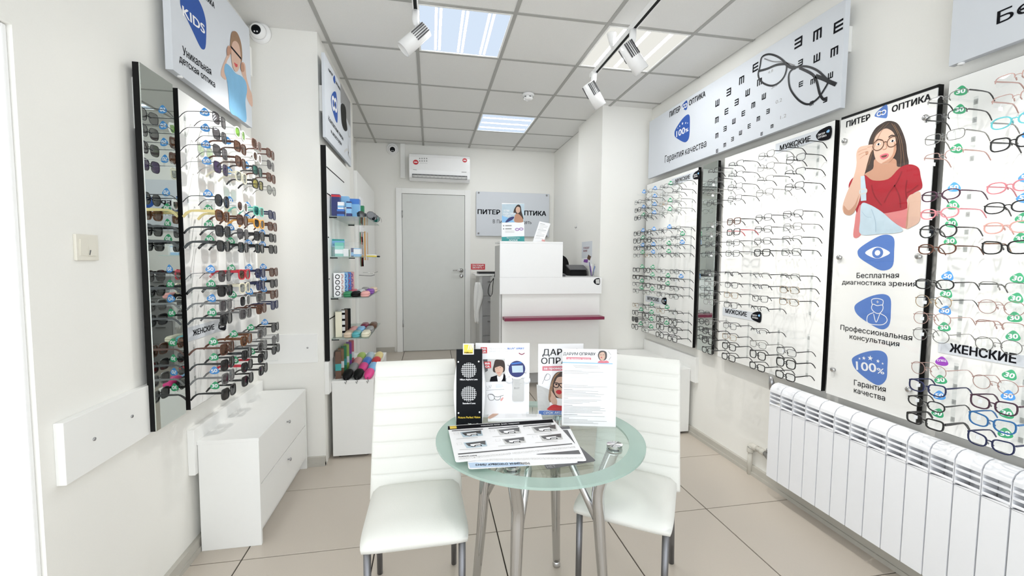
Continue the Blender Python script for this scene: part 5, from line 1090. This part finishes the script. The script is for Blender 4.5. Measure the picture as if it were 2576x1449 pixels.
def carton(label, x, y, z, w, d, h, m, band=None, rz=0, g=None, nm='product_box'):
    t = thing(nm, label, 'box', (x, y, z), rz, g); MB().box((-w/2, -d/2, 0), (w/2, d/2, h)).build('carton', m, t, .001, False)
    if band: MB().box((-w/2-.0004, -d/2-.0004, h*band[1]), (w/2+.0004, d/2+.0004, h*band[2])).build('printed_band', band[0], t, 0, False)
    return t
z = SHZ[0]
for a in (('tall navy lens solution carton at the near end of the top glass shelf', -.655, 3.30, .055, .05, .155, 'navy', ('red', .88, .97)), ('sky blue lens solution carton behind the navy one on the top shelf', -.625, 3.43, .07, .06, .16, 'sky', ('pale', .1, .5)),
          ('wide blue solution carton in the middle of the top shelf', -.60, 3.60, .12, .07, .165, 'blue', ('sky', .15, .75)), ('blue and white solution carton at the rear of the top shelf', -.60, 3.73, .06, .06, .16, 'sky', ('pale', .0, .4)), ('green carton standing at the far end of the top glass shelf', -.575, 3.90, .05, .05, .15, 'green', None),
          ('small royal blue carton lying in front on the top shelf', -.62, 3.285, .05, .04, .05, 'blue', ('navy', .3, .7)), ('small white carton stacked on the royal blue one', -.62, 3.285, .04, .035, .05, 'pale', ('sky', .2, .5)), ('small pale blue carton near the shelf edge on the top shelf', -.565, 3.28, .035, .035, .055, 'sky', ('navy', .0, .4)), ('narrow navy carton stacked on the pale blue one', -.565, 3.28, .032, .03, .05, 'navy', ('sky', .2, .8))):
    zz = z+.0005+(.0505 if 'stacked on the royal' in a[0] else .0555 if 'stacked on the pale' in a[0] else 0); carton(a[0], a[1], a[2], zz, *a[3:])
for k, (x, y) in enumerate(((-.465, 3.37), (-.465, 3.545), (-.465, 3.72))):
    sp = [SG['O'], SG['O'], ('sunround', 'f_gun', 'lteal', 'f_gun', '')][k]; g = glasses_mesh(*sp[:4], None)
    tt = thing('sunglasses', ['round dark sunglasses lying in the middle of the top glass shelf', 'round dark sunglasses lying before the green carton', 'green-tinted sunglasses lying at the end of the top glass shelf'][k], 'sunglasses', (x+.0, y, z+.026), math.pi); tt.rotation_euler.x = .0
    for n_, nm in (('front', 'frame_front'), ('lens-1', 'lens'), ('lens1', 'lens'), ('temple-1', 'temple'), ('temple1', 'temple')): link(nm, g[n_], tt)
z = SHZ[1]
for a in (('blue information card standing on the second glass shelf', -.655, 3.33, .09, .004, .125, 'teal', ('sky', .55, .9)), ('mint green lens carton leaning in the acrylic tray', -.64, 3.31, .06, .03, .10, 'f_teal', ('pale', .2, .5)), ('white price card clipped to the acrylic tray', -.59, 3.275, .035, .002, .055, 'pale', None),
          ('pale blue lens carton in front on the second shelf', -.515, 3.30, .05, .03, .06, 'sky', ('pale', .3, .9)), ('dark blue lens carton on the second shelf', -.55, 3.31, .02, .03, .062, 'navy', ('sky', .1, .5)), ('green lens carton inside the acrylic tray', -.60, 3.32, .05, .03, .05, 'green', None), ('low white carton at the far end of the second shelf', -.47, 3.72, .07, .09, .02, 'pale', ('yellow', .0, .6)), ('flat black tray at the far end of the second shelf', -.455, 3.90, .05, .10, .012, 'black', None)):
    carton(a[0], a[1], a[2], z+.0005, *a[3:])
m = MB(); t = thing('acrylic_tray', 'clear acrylic tray holding small lens cartons on the second shelf', 'tray', (-.58, 3.35, z+.0005))
for b in (((-.68, 3.262, z+.0005), (-.49, 3.265, z+.075)), ((-.68, 3.42, z+.0005), (-.49, 3.423, z+.11)), ((-.68, 3.265, z+.0005), (-.677, 3.42, z+.09)), ((-.493, 3.265, z+.0005), (-.49, 3.42, z+.09))): m = MB(); m.box(*b); m.build('tray_wall', 'acrylic', t)
# patterned case boxes
pats = [('pale', 'ink'), ('pale', 'peach'), ('sky', 'blue'), ('blue', 'rose'), ('peach', 'purple')]
for k, (m1, m2) in enumerate(pats):
    t = carton(['white case box with black rings', 'cream case box with pink motifs', 'sky blue case box', 'blue case box with pink panels', 'pink and purple case box'][k]+' in the row on the third shelf', -.660+.010*k, 3.31+.075*k, SHZ[2]+.0005, .05, .06, .172, m1, None, .25, 'case boxes on the third shelf', 'case_box')
    for q in range(4):
        r = MB(); r.tube([(.014*math.cos(i*math.pi/6), -.0305, .026+.04*q+.014*math.sin(i*math.pi/6)) for i in range(12)], .003, 6, True); r.build('printed_ring', m2, t, 0, False)
def spec_case(label, x, y, z, m, rz, L=.155, w=.062, h=.036, g='spectacle cases on the shelves'):
    """clam-shell case: rounded body with a seam, lid and base as parts"""
    t = thing('spectacle_case', label, 'glasses case', (x, y, z), rz, g); n = 20
    for nm, z0, z1 in (('base', .0, h*.48), ('lid', h*.52, h)):
        vs = []; fs = []; lev = [(z0, .80 if nm == 'base' else 1), (z0+(z1-z0)*.45, 1 if nm == 'base' else .97), (z1, 1 if nm == 'base' else .70)]
        for zz, f in lev:
            for k in range(n):
                a = 2*math.pi*k/n; c, s = math.cos(a), math.sin(a); vs.append((math.copysign(abs(c)**.55, c)*w/2*f, math.copysign(abs(s)**.45, s)*L/2*(1-(1-f)*.35), zz))
        for i in range(2):
            for k in range(n): fs.append((i*n+k, i*n+(k+1) % n, (i+1)*n+(k+1) % n, (i+1)*n+k))
        fs += [tuple(range(n))[::-1], tuple(2*n+k for k in range(n))]; MB().add(vs, fs, True).build(nm, m, t, 0, False)
    return t
z = SHZ[2]+.0005
for k, (nm, m, x, y, zz) in enumerate((('dark green', 'green', -.590, 3.335, 0), ('black', 'black', -.535, 3.335, 0), ('salmon pink', 'peach', -.47, 3.335, 0), ('dusty rose', 'rose', -.5905, 3.56, 0), ('mauve grey', 'lgrey', -.535, 3.56, 0), ('dark violet', 'purple', -.47, 3.60, 0), ('sand brown', 'sand', -.47, 3.80, 0), ('pale grey', 'grey', -.535, 3.80, 0))):
    spec_case('%s spectacle case lying on the third glass shelf' % nm, x, y, z+zz, m, .05)
for k, (nm, m) in enumerate((('cream', 'f_cream'), ('black and white striped', 'pale'), ('dark brown', 'brown'), ('black', 'black'))):
    t = carton('%s tall case box on the fourth shelf' % nm, -.660+.010*k, 3.33+.06*k, SHZ[3]+.0005, .045, .05, .185, m, None, .2, 'case boxes on the fourth shelf', 'case_box')
    if k == 1:
        for q in range(4): MB().box((-.0228, -.0255, .02+.045*q), (.0228, .0255, .036+.045*q)).build('stripe', 'ink', t, 0, False)
z = SHZ[3]+.0005
for nm, m, x, y in (('beige', 'sand', -.590, 3.335), ('turquoise', 'f_turq', -.535, 3.335), ('cream beige', 'f_cream', -.47, 3.335), ('blush pink', 'peach', -.5905, 3.53), ('sky blue', 'sky', -.535, 3.53), ('steel grey', 'grey', -.47, 3.53), ('maroon', 'crimson', -.535, 3.74), ('dark brown', 'brown', -.47, 3.76)):
    spec_case('%s spectacle case lying on the fourth glass shelf' % nm, x, y, z, m, .03)
for k in range(4): carton(['dark lens cloth pack', 'black leather case box', 'grey case box', 'pale case box'][k]+' standing behind the cases on the third shelf', -.56+.026*k, 3.74+.03*k, SHZ[2]+.0405 if False else SHZ[2]+.0005, .018, .05, .11, ['dgrey', 'black', 'grey', 'lgrey'][k], None, .2) if k < 0 else None
# cabinet top
z = .5755
for k, (m1, nm) in enumerate((('brown', 'brown'), ('hair2', 'tan'), ('green', 'green'), ('lime', 'lime green'), ('purple', 'purple'), ('rose', 'pink'))):
    t = carton('%s patterned case box in the row on the cabinet by the pillar' % nm, -.668+.004*k, 3.33+.085*k, z, .04, .06, .20, m1, ('pale' if k % 2 else 'teal', .3, .55), .2, 'case boxes on the cabinet', 'case_box')
def pouch(label, x, y, m, z=.5755, hook=True):
    t = thing('soft_case', label, 'glasses case', (x, y, z), .0, 'soft cases on the cabinet'); n = 16; L, w, h = .17, .072, .058; vs = []; fs = []
    for i in range(9):
        q = i/8; r = math.sin(math.pi*(.12+.80*q))**.5; yy = -L/2+L*q; hh = h*(.35+.65*r)*(.75+.4*q if q < .6 else 1)
        for k in range(n):
            a = 2*math.pi*k/n; vs.append((w/2*r*math.cos(a), yy, max(0, hh/2+hh/2*math.sin(a))))
    for i in range(8):
        for k in range(n): fs.append((i*n+k, i*n+(k+1) % n, (i+1)*n+(k+1) % n, (i+1)*n+k))
    fs += [tuple(range(n))[::-1], tuple(8*n+k for k in range(n))]
    MB().add(vs, fs, True).build('shell', m, t, 0, False)
    MB().tube([(w/2*.86*math.cos(a), -L/2*.2+L/2*.78*math.sin(a), .024) for a in [i*math.pi/10 for i in range(20)]], .002, 6, True).build('zip', 'black', t, 0, False)
    if hook: MB().tube([(.0, -L/2+.006, .018), (.0, -L/2-.012, .010), (.006, -L/2-.020, -.006), (.0, -L/2-.019, -.022), (-.006, -L/2-.018, -.008)], .0022, 8).build('hook', 'dgrey', t, 0, False)
for nm, m, x, y in (('black', 'black', -.600, 3.335), ('second black', 'black', -.525, 3.335), ('magenta', 'pink', -.45, 3.335)): pouch('%s zipped soft case with a metal hook at the cabinet edge' % nm, x, y, m)
for nm, m, x, y in (('grey', 'grey', -.595, 3.54), ('raspberry', 'pink', -.521, 3.54), ('pale blue', 'sky', -.447, 3.54), ('pink', 'peach', -.595, 3.74), ('blue', 'blue', -.521, 3.74), ('red', 'red', -.447, 3.74), ('olive green', 'lime', -.595, 3.94), ('light blue', 'denim', -.521, 3.94), ('lime', 'f_yellow', -.447, 3.94)): pouch('%s soft case lying further back on the cabinet by the pillar' % nm, x, y, m, hook=False)
# tall white side panel beyond the pillar with hanging goods
hp = on_y(945, 482, 5.85).z
t = struct(box('wall_side_panel', (-.80, CLE+.01, PZ), (-.70, 5.86, hp), 'white', None, .002))
def hang(label, cat, name, y, z, parts):
    t = thing(name, label, cat, (-.70, y, z))
    for nm, a, b, m in parts: MB().box((-.6995, y+a[0], z+a[1]), (-.6995+a[2], y+b[0], z+b[1])).build(nm, m, t)
    return t
hang('white hanging card package with a grey spectacle loop on the side panel', 'package', 'hanging_package', 4.72, 1.78, (('card', (-.09, -.10, .012), (.09, .30, 0), 'pale'), ('blister', (-.04, .0, .03), (.04, .2, 0), 'acrylic'), ('loop_cord', (-.012, .02, .034), (.012, .18, 0), 'dgrey')))
for k in range(4):
    y = 4.60+.045*k; t = thing('eyeglass_lanyard', ['green beaded', 'red and white', 'black', 'black braided'][k]+' spectacle cord hanging on the side panel', 'cord', (-.695, y, 1.42), 0, 'cords on the side panel')
    MB().tube([(-.69, y, 1.72), (-.685, y-.008, 1.5), (-.685, y, 1.38), (-.685, y+.010, 1.5), (-.69, y, 1.72)], .005, 8).build('cord', ['green', 'red', 'black', 'black'][k], t)
    MB().tube([(-.699, y, 1.725), (-.66, y, 1.722)], .002, 6).build('hook', 'steel', t)
for k in range(2):
    y = 4.95+.2*k; t = thing('eyeglass_lanyard', ['orange', 'tan'][k]+' spectacle strap hanging further along the side panel', 'cord', (-.695, y, 1.42)); MB().box((-.699, y-.012, 1.44), (-.69, y+.012, 1.75)).build('strap', ['f_orange', 'sand'][k], t)
t = thing('empty_hook_rail', 'empty wire hooks on the side panel above the third shelf', 'hook', (-.69, 4.7, 1.27)); MB().tube([(-.699, 4.55, 1.29), (-.60, 4.62, 1.28), (-.56, 4.65, 1.29)], .003, 6).build('hook', 'dgrey', t); MB().tube([(-.699, 4.8, 1.31), (-.60, 4.86, 1.30), (-.56, 4.9, 1.315)], .003, 6).build('hook', 'chrome', t)
# ================================================================== back bay
a, b = on_y(1029, 452, YB-.2), on_y(1183, 392, YB-.2)
t = thing('air_conditioner', 'white wall air conditioner with red stickers above the door', 'air conditioner', ((a.x+b.x)/2, YB, a.z))
z0, z1 = a.z, b.z; hh = z1-z0
pr = [(YB, z0+.01), (YB-.14, z0), (YB-.185, z0+.035), (YB-.205, z0+hh*.38), (YB-.205, z1-.05), (YB-.19, z1-.01), (YB-.16, z1), (YB, z1)]
MB().prism([(a.x, y, z) for y, z in pr], (b.x-a.x, 0, 0)).build('housing', 'gloss', t, .008)
pA = Plane((0, YB-.206, 0), (1, 0, 0), (0, 0, 1)); cA = crop(960, 340, 2.586)
m = MB(); m.prism([(a.x+.04, YB-.208, z0+.075), (a.x+.04, YB-.196, z0+.03), (a.x+.04, YB-.170, z0+.05), (a.x+.04, YB-.18, z0+.078)], (b.x-a.x-.08, 0, 0)); m.build('air_slot', 'dgrey', t)
m = MB(); m.prism([(a.x+.045, YB-.213, z0+.060), (a.x+.045, YB-.203, z0+.034), (a.x+.045, YB-.200, z0+.036), (a.x+.045, YB-.209, z0+.062)], (b.x-a.x-.09, 0, 0)); m.build('louvre', 'lgrey', t)
for k in range(14): x = a.x+.06+k*(b.x-a.x-.12)/13; MB().box((x-.002, YB-.211, z0+.036), (x+.002, YB-.200, z0+.072)).build('vane', 'grey', t)
for p, r in (((222, 176), .034), ((541, 164), .030)):
    C = pA.px(*cA(*p)); shape(pA, [(C.x+r*math.cos(q), C.y+r*.9*math.sin(q)) for q in [i*math.pi/10 for i in range(20)]], 'red', 'sticker', t, 1, False); shape(pA, [(C.x-r*.6, C.y-.006), (C.x+r*.6, C.y-.006), (C.x+r*.6, C.y+.006), (C.x-r*.6, C.y+.006)], 'pale', 'sticker_text', t, 2, False)
for i in range(4):
    for j in range(2): C = pA.px(*cA(248+15*i, 152+16*j)); shape(pA, circle(C, .009, 10), 'grey', 'icon', t, 1, False)
shape_px(pA, cA, [(520, 238), (552, 239), (552, 243), (520, 242)], 'grey', 'nameplate', t, 1, False); ribbon_px(pA, cA, [(248, 182), (298, 183)], .006, 'lgrey', 'small_print', t, 1); ribbon_px(pA, cA, [(205, 224), (228, 226)], .006, 'grey', 'model_mark', t, 1)
c0 = on_y(1016, 450, YB).x; c1_ = on_y(1029, 450, YB).x
t = thing('cable_duct', 'white cable duct between air conditioner and ceiling', 'duct', (c0, YB, 2.5)); box('duct_body', (c0-.04, YB-.05, on_y(1020, 450, YB).z), (c1_-.045, YB-.001, ZC-.002), 'white', t, .002); box('duct_lid', (c0-.037, YB-.053, on_y(1020, 450, YB).z+.004), (c1_-.048, YB-.05, ZC-.004), 'white', t, .001)
# cameras, detector, switch
def dome(label, p, n, r):
    p = Vector(p); n = Vector(n).normalized(); mm = Matrix.Translation(p) @ n.to_track_quat('Z', 'Y').to_matrix().to_4x4(); t = thing('dome_camera', label, 'camera', p)
    MB().lathe([(r, 0), (r, r*.22), (r*.9, r*.42), (r*.78, r*.5)], 28, mm).build('base', 'gloss', t)
    MB().lathe([(r*.74, r*.48), (r*.72, r*.75), (r*.6, r*1.0), (r*.46, r*1.08)], 28, mm).build('eyeball', 'gloss', t)
    MB().lathe([(r*.44, r*1.06), (r*.42, r*1.13), (r*.2, r*1.18)], 24, mm).build('lens_window', 'bk', t)
    for s in (-1, 1): MB().lathe([(r*.07, r*1.16), (r*.07, r*1.2)], 10, mm @ Matrix.Translation((s*r*.12, -r*.2, 0))).build('infrared_led', 'pale', t)
d = on_x(640, 72, XL+.12); dome('white dome security camera in the corner above the sunglasses', (XL+.13, CLY-.02, on_y(650, 88, CLY-.05).z), (.25, -1, -.25), .058) if False else dome('white dome security camera in the corner above the sunglasses', on_y(656, 84, CLY-.002), (-.05, -1, -.15), .066)
dome('small white dome camera near the ceiling on the back wall', on_y(987, 375, YB-.002), (.1, -1, -.3), .075)
q = on_z(1329, 236, ZC); t = thing('smoke_detector', 'round white smoke detector on the ceiling', 'smoke detector', (q.x, q.y, ZC-.06)); MB().lathe([(.052, ZC-.001), (.055, ZC-.014), (.050, ZC-.020)], 28, Matrix.Translation((q.x, q.y, 0))).build('base', 'gloss', t); MB().lathe([(.044, ZC-.020), (.042, ZC-.045), (.028, ZC-.055)], 28, Matrix.Translation((q.x, q.y, 0))).build('chamber', 'gloss', t)
for k in range(6): a_ = k*math.pi/3-1.9; MB().box((-.009, .0425, -.004), (.009, .0445, .004), Matrix.Translation((q.x, q.y, ZC-.034)) @ Matrix.Rotation(a_, 4, 'Z')).build('vent_slot', 'dgrey', t)
A, B = on_x(186, 655, XL), on_x(239, 592, XL)
t = thing('light_switch', 'cream two-rocker light switch on the left wall', 'switch', (XL, (A.y+B.y)/2, A.z)); mat('cream', (.78, .75, .66), .35)
box('plate', (XL, A.y, A.z), (XL+.009, B.y, B.z), 'cream', t, .002)
for k in range(2):
    w = (B.y-A.y-.03)/2; y = A.y+.014+k*(w+.001); m = MB(); m.prism([(XL+.009, y, A.z+.016), (XL+.013, y, A.z+.016), (XL+.010, y, B.z-.016), (XL+.009, y, B.z-.016)] if k else [(XL+.009, y, A.z+.016), (XL+.010, y, A.z+.016), (XL+.013, y, B.z-.016), (XL+.009, y, B.z-.016)], (0, w, 0)); m.build('rocker', 'cream', t)
ribbon(Plane((XL+.0135, 0, 0), (0, 1, 0), (0, 0, 1)), [(A.y+.014+w, A.z+.018), (A.y+.014+w+.006, A.z+.035)], .004, 'dgrey', 'rocker_mark', t, 1, False, False)
# fire notice, drawer unit with laptop and cloth
PBW = Plane((0, YB-.004, 0), (1, 0, 0), (0, 0, 1)); a, b = PBW.px(1185, 678), PBW.px(1220, 664)
t = thing('fire_notice', 'red fire notice with white lettering beside the door', 'notice', ((a.x+b.x)/2, YB, a.y)); box('plate', (a.x, YB-.004, a.y), (b.x, YB-.0005, b.y), 'red', t)
text(PBW, 'ПРИ ПОЖАРЕ', (a.x+.015, a.y+.045), (b.x-.015, a.y+.045), .022, 'pale', t, 1, .02); text(PBW, 'ЗВОНИТЬ 01', (a.x+.015, a.y+.014), (b.x-.015, a.y+.014), .024, 'pale', t, 1, .02)
dx0, dx1, dy = on_y(1207, 700, 5.45).x, on_y(1250, 700, 5.45).x+.25, 5.45; dz = on_y(1215, 690, 5.45).z
t = thing('drawer_unit', 'grey drawer unit behind the counter beside the door', 'cabinet', ((dx0+dx1)/2, 5.68, PZ)); box('carcass', (dx0, dy+.02, PZ), (dx1, YB-.04, dz-.02), 'lgrey', t); box('top', (dx0-.06, dy, dz-.02), (dx1, YB-.04, dz), 'white', t, .002)
for k in range(4):
    h_ = (dz-.04-PZ)/4; d = box('drawer', (dx0+.035, dy+.004, PZ+.02+h_*k), (dx1-.02, dy+.02, PZ+.012+h_*(k+1)), 'grey', t, .002); box('handle', (dx0+.10, dy-.006, PZ+h_*(k+.78)), (dx0+.2, dy+.004, PZ+h_*(k+.82)), 'steel', d)
t = thing('laptop', 'closed dark laptop lying on the drawer unit', 'laptop', (dx0+.12, 5.6, dz)); box('base', (dx0-.01, 5.5, dz+.0005), (dx0+.28, 5.72, dz+.016), 'dgrey', t, .003); box('lid', (dx0-.01, 5.5, dz+.0175), (dx0+.28, 5.72, dz+.028), 'black', t, .003)
t = thing('power_cable', 'thin black cable looping down beside the counter', 'cable', (xl-.03, 4.5, 1.0)); q = [on_y(px, py, 4.30) for px, py in ((1246, 665), (1244, 695), (1232, 715), (1228, 735), (1233, 745), (1238, 738), (1240, 715), (1242, 700))]; MB().tube(catmull(q, False, 4), .0035, 8).build('cable', 'black', t)
t = thing('white_cloth', 'white cloth hanging from the edge of the drawer unit', 'cloth', (dx0-.03, dy-.02, dz-.4)); vs = []; fs = []
for i in range(15):
    for j in range(9):
        q = i/14; ww = .03+.035*math.sin(math.pi*min(1, q*1.4))*(1-.4*q); vs.append((dx0-.03+(j/8-.5)*2*ww+.012*math.sin(q*6), dy-.022+.012*math.sin(j*1.6+q*3), dz-.10-q*.52))
for i in range(14):
    for j in range(8): a_ = i*9+j; fs.append((a_, a_+1, a_+10, a_+9))
o = MB().add(vs, fs, True).build('folds', 'white', t); md = o.modifiers.new('solid', 'SOLIDIFY'); md.thickness = .004
MB().tube([(dx0-.03, dy+.001, dz-.095), (dx0-.03, dy-.02, dz-.095), (dx0-.03, dy-.024, dz-.11)], .003, 8).build('hook', 'steel', t)
# on the counter
cq = crop(1180, 460, 3.292); zc = zt+.0185
pl = Plane((0, CY+.06, 0), (1, 0, 0), (0, 0, 1)); a, b = pl.px(*cq(270, 492)), pl.px(*cq(458, 172))
t = thing('promotional_display', 'tall promotional leaflet stand with a smiling woman on the counter', 'display stand', ((a.x+b.x)/2, CY+.06, zc)); a.y = zc
box('panel', (a.x, CY+.0602, a.y), (b.x, CY+.064, b.y), 'pale', t); box('base', (a.x-.004, CY+.03, zc), (b.x+.004, CY+.075, zc+.004), 'teal', t)
S = lambda p, m, n, l=1, sm=False: shape_px(pl, cq, p, m, n, t, l, sm)
S([(272, 176), (457, 174), (457, 325), (272, 330)], 'denim', 'photo_ground', 1); S([(272, 270), (350, 300), (380, 325), (272, 328)], 'sky', 'photo_blue', 2)
S([(375, 215), (400, 182), (425, 190), (435, 240), (450, 300), (420, 290), (385, 250), (368, 250)], 'hair', 'hair_print', 3, True); S([(387, 215), (400, 198), (420, 205), (422, 235), (405, 252), (390, 240)], 'skin', 'face_print', 4, True); S([(385, 260), (410, 258), (440, 290), (445, 325), (380, 325), (375, 290)], 'skin2', 'shoulder_print', 4, True); S([(300, 325), (330, 290), (370, 280), (365, 300), (320, 325)], 'navy', 'glasses_print', 3, True)
for s_, y in (('ЛЕТИМ', 238), ('КУДА ГЛАЗА', 262), ('ГЛЯДЯТ', 282)): text_px(pl, cq, s_, (284, y), (284+10*len(s_), y), 15, 'pale', t, 5, .02)
S([(270, 330), (457, 326), (457, 440), (270, 447)], 'pale', 'white_field', 1); S([(270, 448), (458, 442), (458, 490), (270, 492)], 'teal', 'teal_band', 1); text_px(pl, cq, 'ACUVUE', (330, 482), (402, 480), 14, 'pale', t, 2, .02); text_px(pl, cq, 'Ваши контактные линзы', (312, 460), (418, 458), 8, 'pale', t, 2, .01)
for y in (355, 381): S(circle((286, y), 6, 10), 'grey', 'bullet', 2); ribbon_px(pl, cq, [(300, y), (352, y-1)], .010, 'grey', 'text_line', t, 2)
for c_ in ((398, 386), (432, 382)): ribbon(pl, [(pl.px(*cq(*c_)).x+.018*math.cos(q), pl.px(*cq(*c_)).y+.010*math.sin(q)) for q in [i*math.pi/6 for i in range(12)]], .006, 'purple', 'glasses_print', t, 2, True, False)
for y in (400, 410): ribbon_px(pl, cq, [(300, y), (375, y)], .004, 'lgrey', 'text_line', t, 2)
pl = Plane((0, CY+.10, 0), (1, 0, 0), (0, 0, 1)); Q = [pl.px(*cq(*p)) for p in ((527, 492), (618, 490), (675, 338), (583, 318))]
t = thing('leaning_leaflet', 'white printed leaflet leaning in a clear holder on the counter', 'leaflet', ((Q[0].x+Q[1].x)/2, CY+.10, zc)); dz_ = zc+.003-min(q.y for q in Q[:2]); Q = [Vector((q.x, q.y+(dz_ if i < 2 else 0))) for i, q in enumerate(Q)]
MB().prism([pl.at(q) for q in Q], (0, .0015, 0)).build('paper', 'pale', t)
for k in range(11): f = .10+.075*k; A = Q[3]*(1-f)+Q[0]*f; B = Q[2]*(1-f)+Q[1]*f; ribbon(pl, [A*.88+B*.12, A*(.15+.3*(k % 3 == 0))+B*(.85-.3*(k % 3 == 0))], .0035, 'grey' if k % 4 == 0 else 'lgrey', 'text_line', t, 1, False, False)
ribbon(pl, [(Q[1].x-.02, Q[1].y+.012), (Q[1].x+.012, Q[1].y+.006)], .018, 'peach', 'corner_print', t, 2, False, False); box('holder_foot', (Q[0].x, CY+.08, zc), (Q[1].x, CY+.13, zc+.0028), 'acrylic', t)
# office chair, card terminal, pens, leaflet
zw = zl-.0005
t = thing('office_chair', 'black office chair with a rounded back behind the counter', 'chair', (1.50, 4.95, PZ))
pc2 = Plane((0, 4.95, 0), (1, 0, 0), (0, 0, 1)); xr_ = pc2.px(1432, 660).x; zt_ = pc2.px(1420, 640).y
vs = [(xr_-.46+.23+.23*math.copysign(abs(math.cos(a_))**.5, math.cos(a_)), 4.93, zt_-.28+.28*math.copysign(abs(math.sin(a_))**.5, math.sin(a_))) for a_ in [i*math.pi/14 for i in range(28)]]
MB().prism(vs, (0, .06, 0)).build('backrest', 'black', t, .01); box('seat', (xr_-.47, 4.70, PZ+.44), (xr_-.01, 5.12, PZ+.52), 'black', t, .02); MB().cyl((xr_-.24, 4.92, PZ+.06), (xr_-.24, 4.92, PZ+.44), .03, 14).build('gas_lift', 'dgrey', t)
MB().box((xr_-.27, 4.96, PZ+.40), (xr_-.21, 5.02, zt_-.35)).build('back_bar', 'black', t)
for k in range(5):
    a_ = k*2*math.pi/5; MB().tube([(xr_-.24, 4.92, PZ+.09), (xr_-.24+.25*math.cos(a_), 4.92+.25*math.sin(a_), PZ+.06)], .018, 8).build('base_arm', 'dgrey', t); MB().cyl((xr_-.24+.25*math.cos(a_)-.012, 4.92+.25*math.sin(a_), PZ+.027), (xr_-.24+.25*math.cos(a_)+.012, 4.92+.25*math.sin(a_), PZ+.027), .027, 14).build('castor', 'black', t)
A = on_y(1434, 690, 4.35); B = on_y(1480, 670, 4.35)
t = thing('receipt_printer', 'black receipt printer on the counter worktop', 'printer', ((A.x+B.x)/2, 4.40, zw)); MB().prism([(A.x, 4.34, zw), (A.x, 4.34, zw+.055), (A.x, 4.46, zw+.095), (A.x, 4.50, zw+.095), (A.x, 4.50, zw)], (B.x-A.x-.02, 0, 0)).build('body', 'black', t, .006); MB().prism([(A.x-.01, 4.33, zw+.060), (A.x-.01, 4.33, zw+.072), (A.x-.01, 4.46, zw+.115), (A.x-.01, 4.48, zw+.105), (A.x-.01, 4.46, zw+.098)], (B.x-A.x-.005, 0, 0)).build('lid', 'dgrey', t, .003)
t = thing('desk_keyboard', 'dark keypad beside the upper counter box', 'keypad', (xm+.05, 4.25, zw)); box('body', (xm+.01, 4.2, zw), (xm+.10, 4.32, zw+.022), 'dgrey', t, .004)
for i in range(3):
    for j in range(3): box('key', (xm+.02+.025*i, 4.215+.03*j, zw+.0225), (xm+.04+.025*i, 4.238+.03*j, zw+.027), 'grey', t)
q = on_y(1489, 690, 4.15); t = thing('pen_cup', 'small clear cup with pens at the end of the counter', 'pen cup', (q.x, 4.15, zw)); MB().lathe([(.022, 0), (.026, .05), (.024, .05), (.020, .004)], 18, Matrix.Translation((q.x, 4.15, zw+.0005))).build('cup', 'acrylic', t)
for k in range(5):
    a_ = k*1.3; p0 = Vector((q.x+.008*math.cos(a_), 4.15+.008*math.sin(a_), zw+.006)); p1 = p0+Vector((.022*math.cos(a_), .022*math.sin(a_), .10+.02*(k % 3))); tt = thing('pen', ['blue', 'white', 'navy', 'violet', 'silver'][k]+' pen standing in the cup on the counter', 'pen', p0); MB().tube([p0, p0*.3+p1*.7, p1], [.004, .004, .003], 8).build('barrel', ['blue', 'pale', 'navy', 'purple', 'steel'][k], tt); MB().tube([p0*.3+p1*.7+Vector((.004, 0, 0)), p1+Vector((.004, 0, -.004))], .001, 6).build('clip', 'steel', tt)
LP = Plane((CRX-.0015, 0, 0), (0, -1, 0), (0, 0, 1)); a, b = LP.px(1463, 668), LP.px(1490, 606)
t = thing('discount_leaflet', 'lilac discount leaflet taped to the pillar above the counter', 'leaflet', (CRX, -(a.x+b.x)/2, a.y)); y0_, y1_ = sorted((-a.x, -b.x)); box('paper', (CRX-.0015, y0_, a.y), (CRX-.0002, y1_, b.y), 'pale', t); W_ = b.x-a.x; H_ = b.y-a.y
shape(LP, [(a.x, a.y+H_*.3), (b.x, a.y+H_*.35), (b.x, b.y), (a.x, b.y)], 'bluewhite', 'tint', t, 1, False); text(LP, 'СКИДКУ', (a.x+W_*.15, a.y+H_*.70), (a.x+W_*.75, a.y+H_*.70), H_*.08, 'crimson', t, 2, .02); text(LP, '500 ₽', (a.x+W_*.15, a.y+H_*.58), (a.x+W_*.55, a.y+H_*.58), H_*.08, 'crimson', t, 2, .02)
shape(LP, [(a.x+W_*.2, a.y+H_*.15), (a.x+W_*.6, a.y+H_*.12), (a.x+W_*.65, a.y+H_*.27), (a.x+W_*.25, a.y+H_*.26)], 'purple', 'card_print', t, 2, False); shape(LP, [(a.x+W_*.55, a.y+H_*.30), (a.x+W_*.8, a.y+H_*.22), (a.x+W_*.92, a.y+H_*.38), (a.x+W_*.66, a.y+H_*.46)], 'brown', 'card_print', t, 3, False)
q = on_x(1452, 574, XRB); t = thing('wall_hook', 'small hook on the back bay wall', 'hook', (XRB, q.y, q.z)); MB().tube([(XRB-.001, q.y, q.z+.02), (XRB-.02, q.y, q.z), (XRB-.03, q.y, q.z+.012)], .005, 8).build('hook', 'steel', t); box('plate', (XRB-.008, q.y-.015, q.z+.005), (XRB-.0005, q.y+.015, q.z+.055), 'white', t)
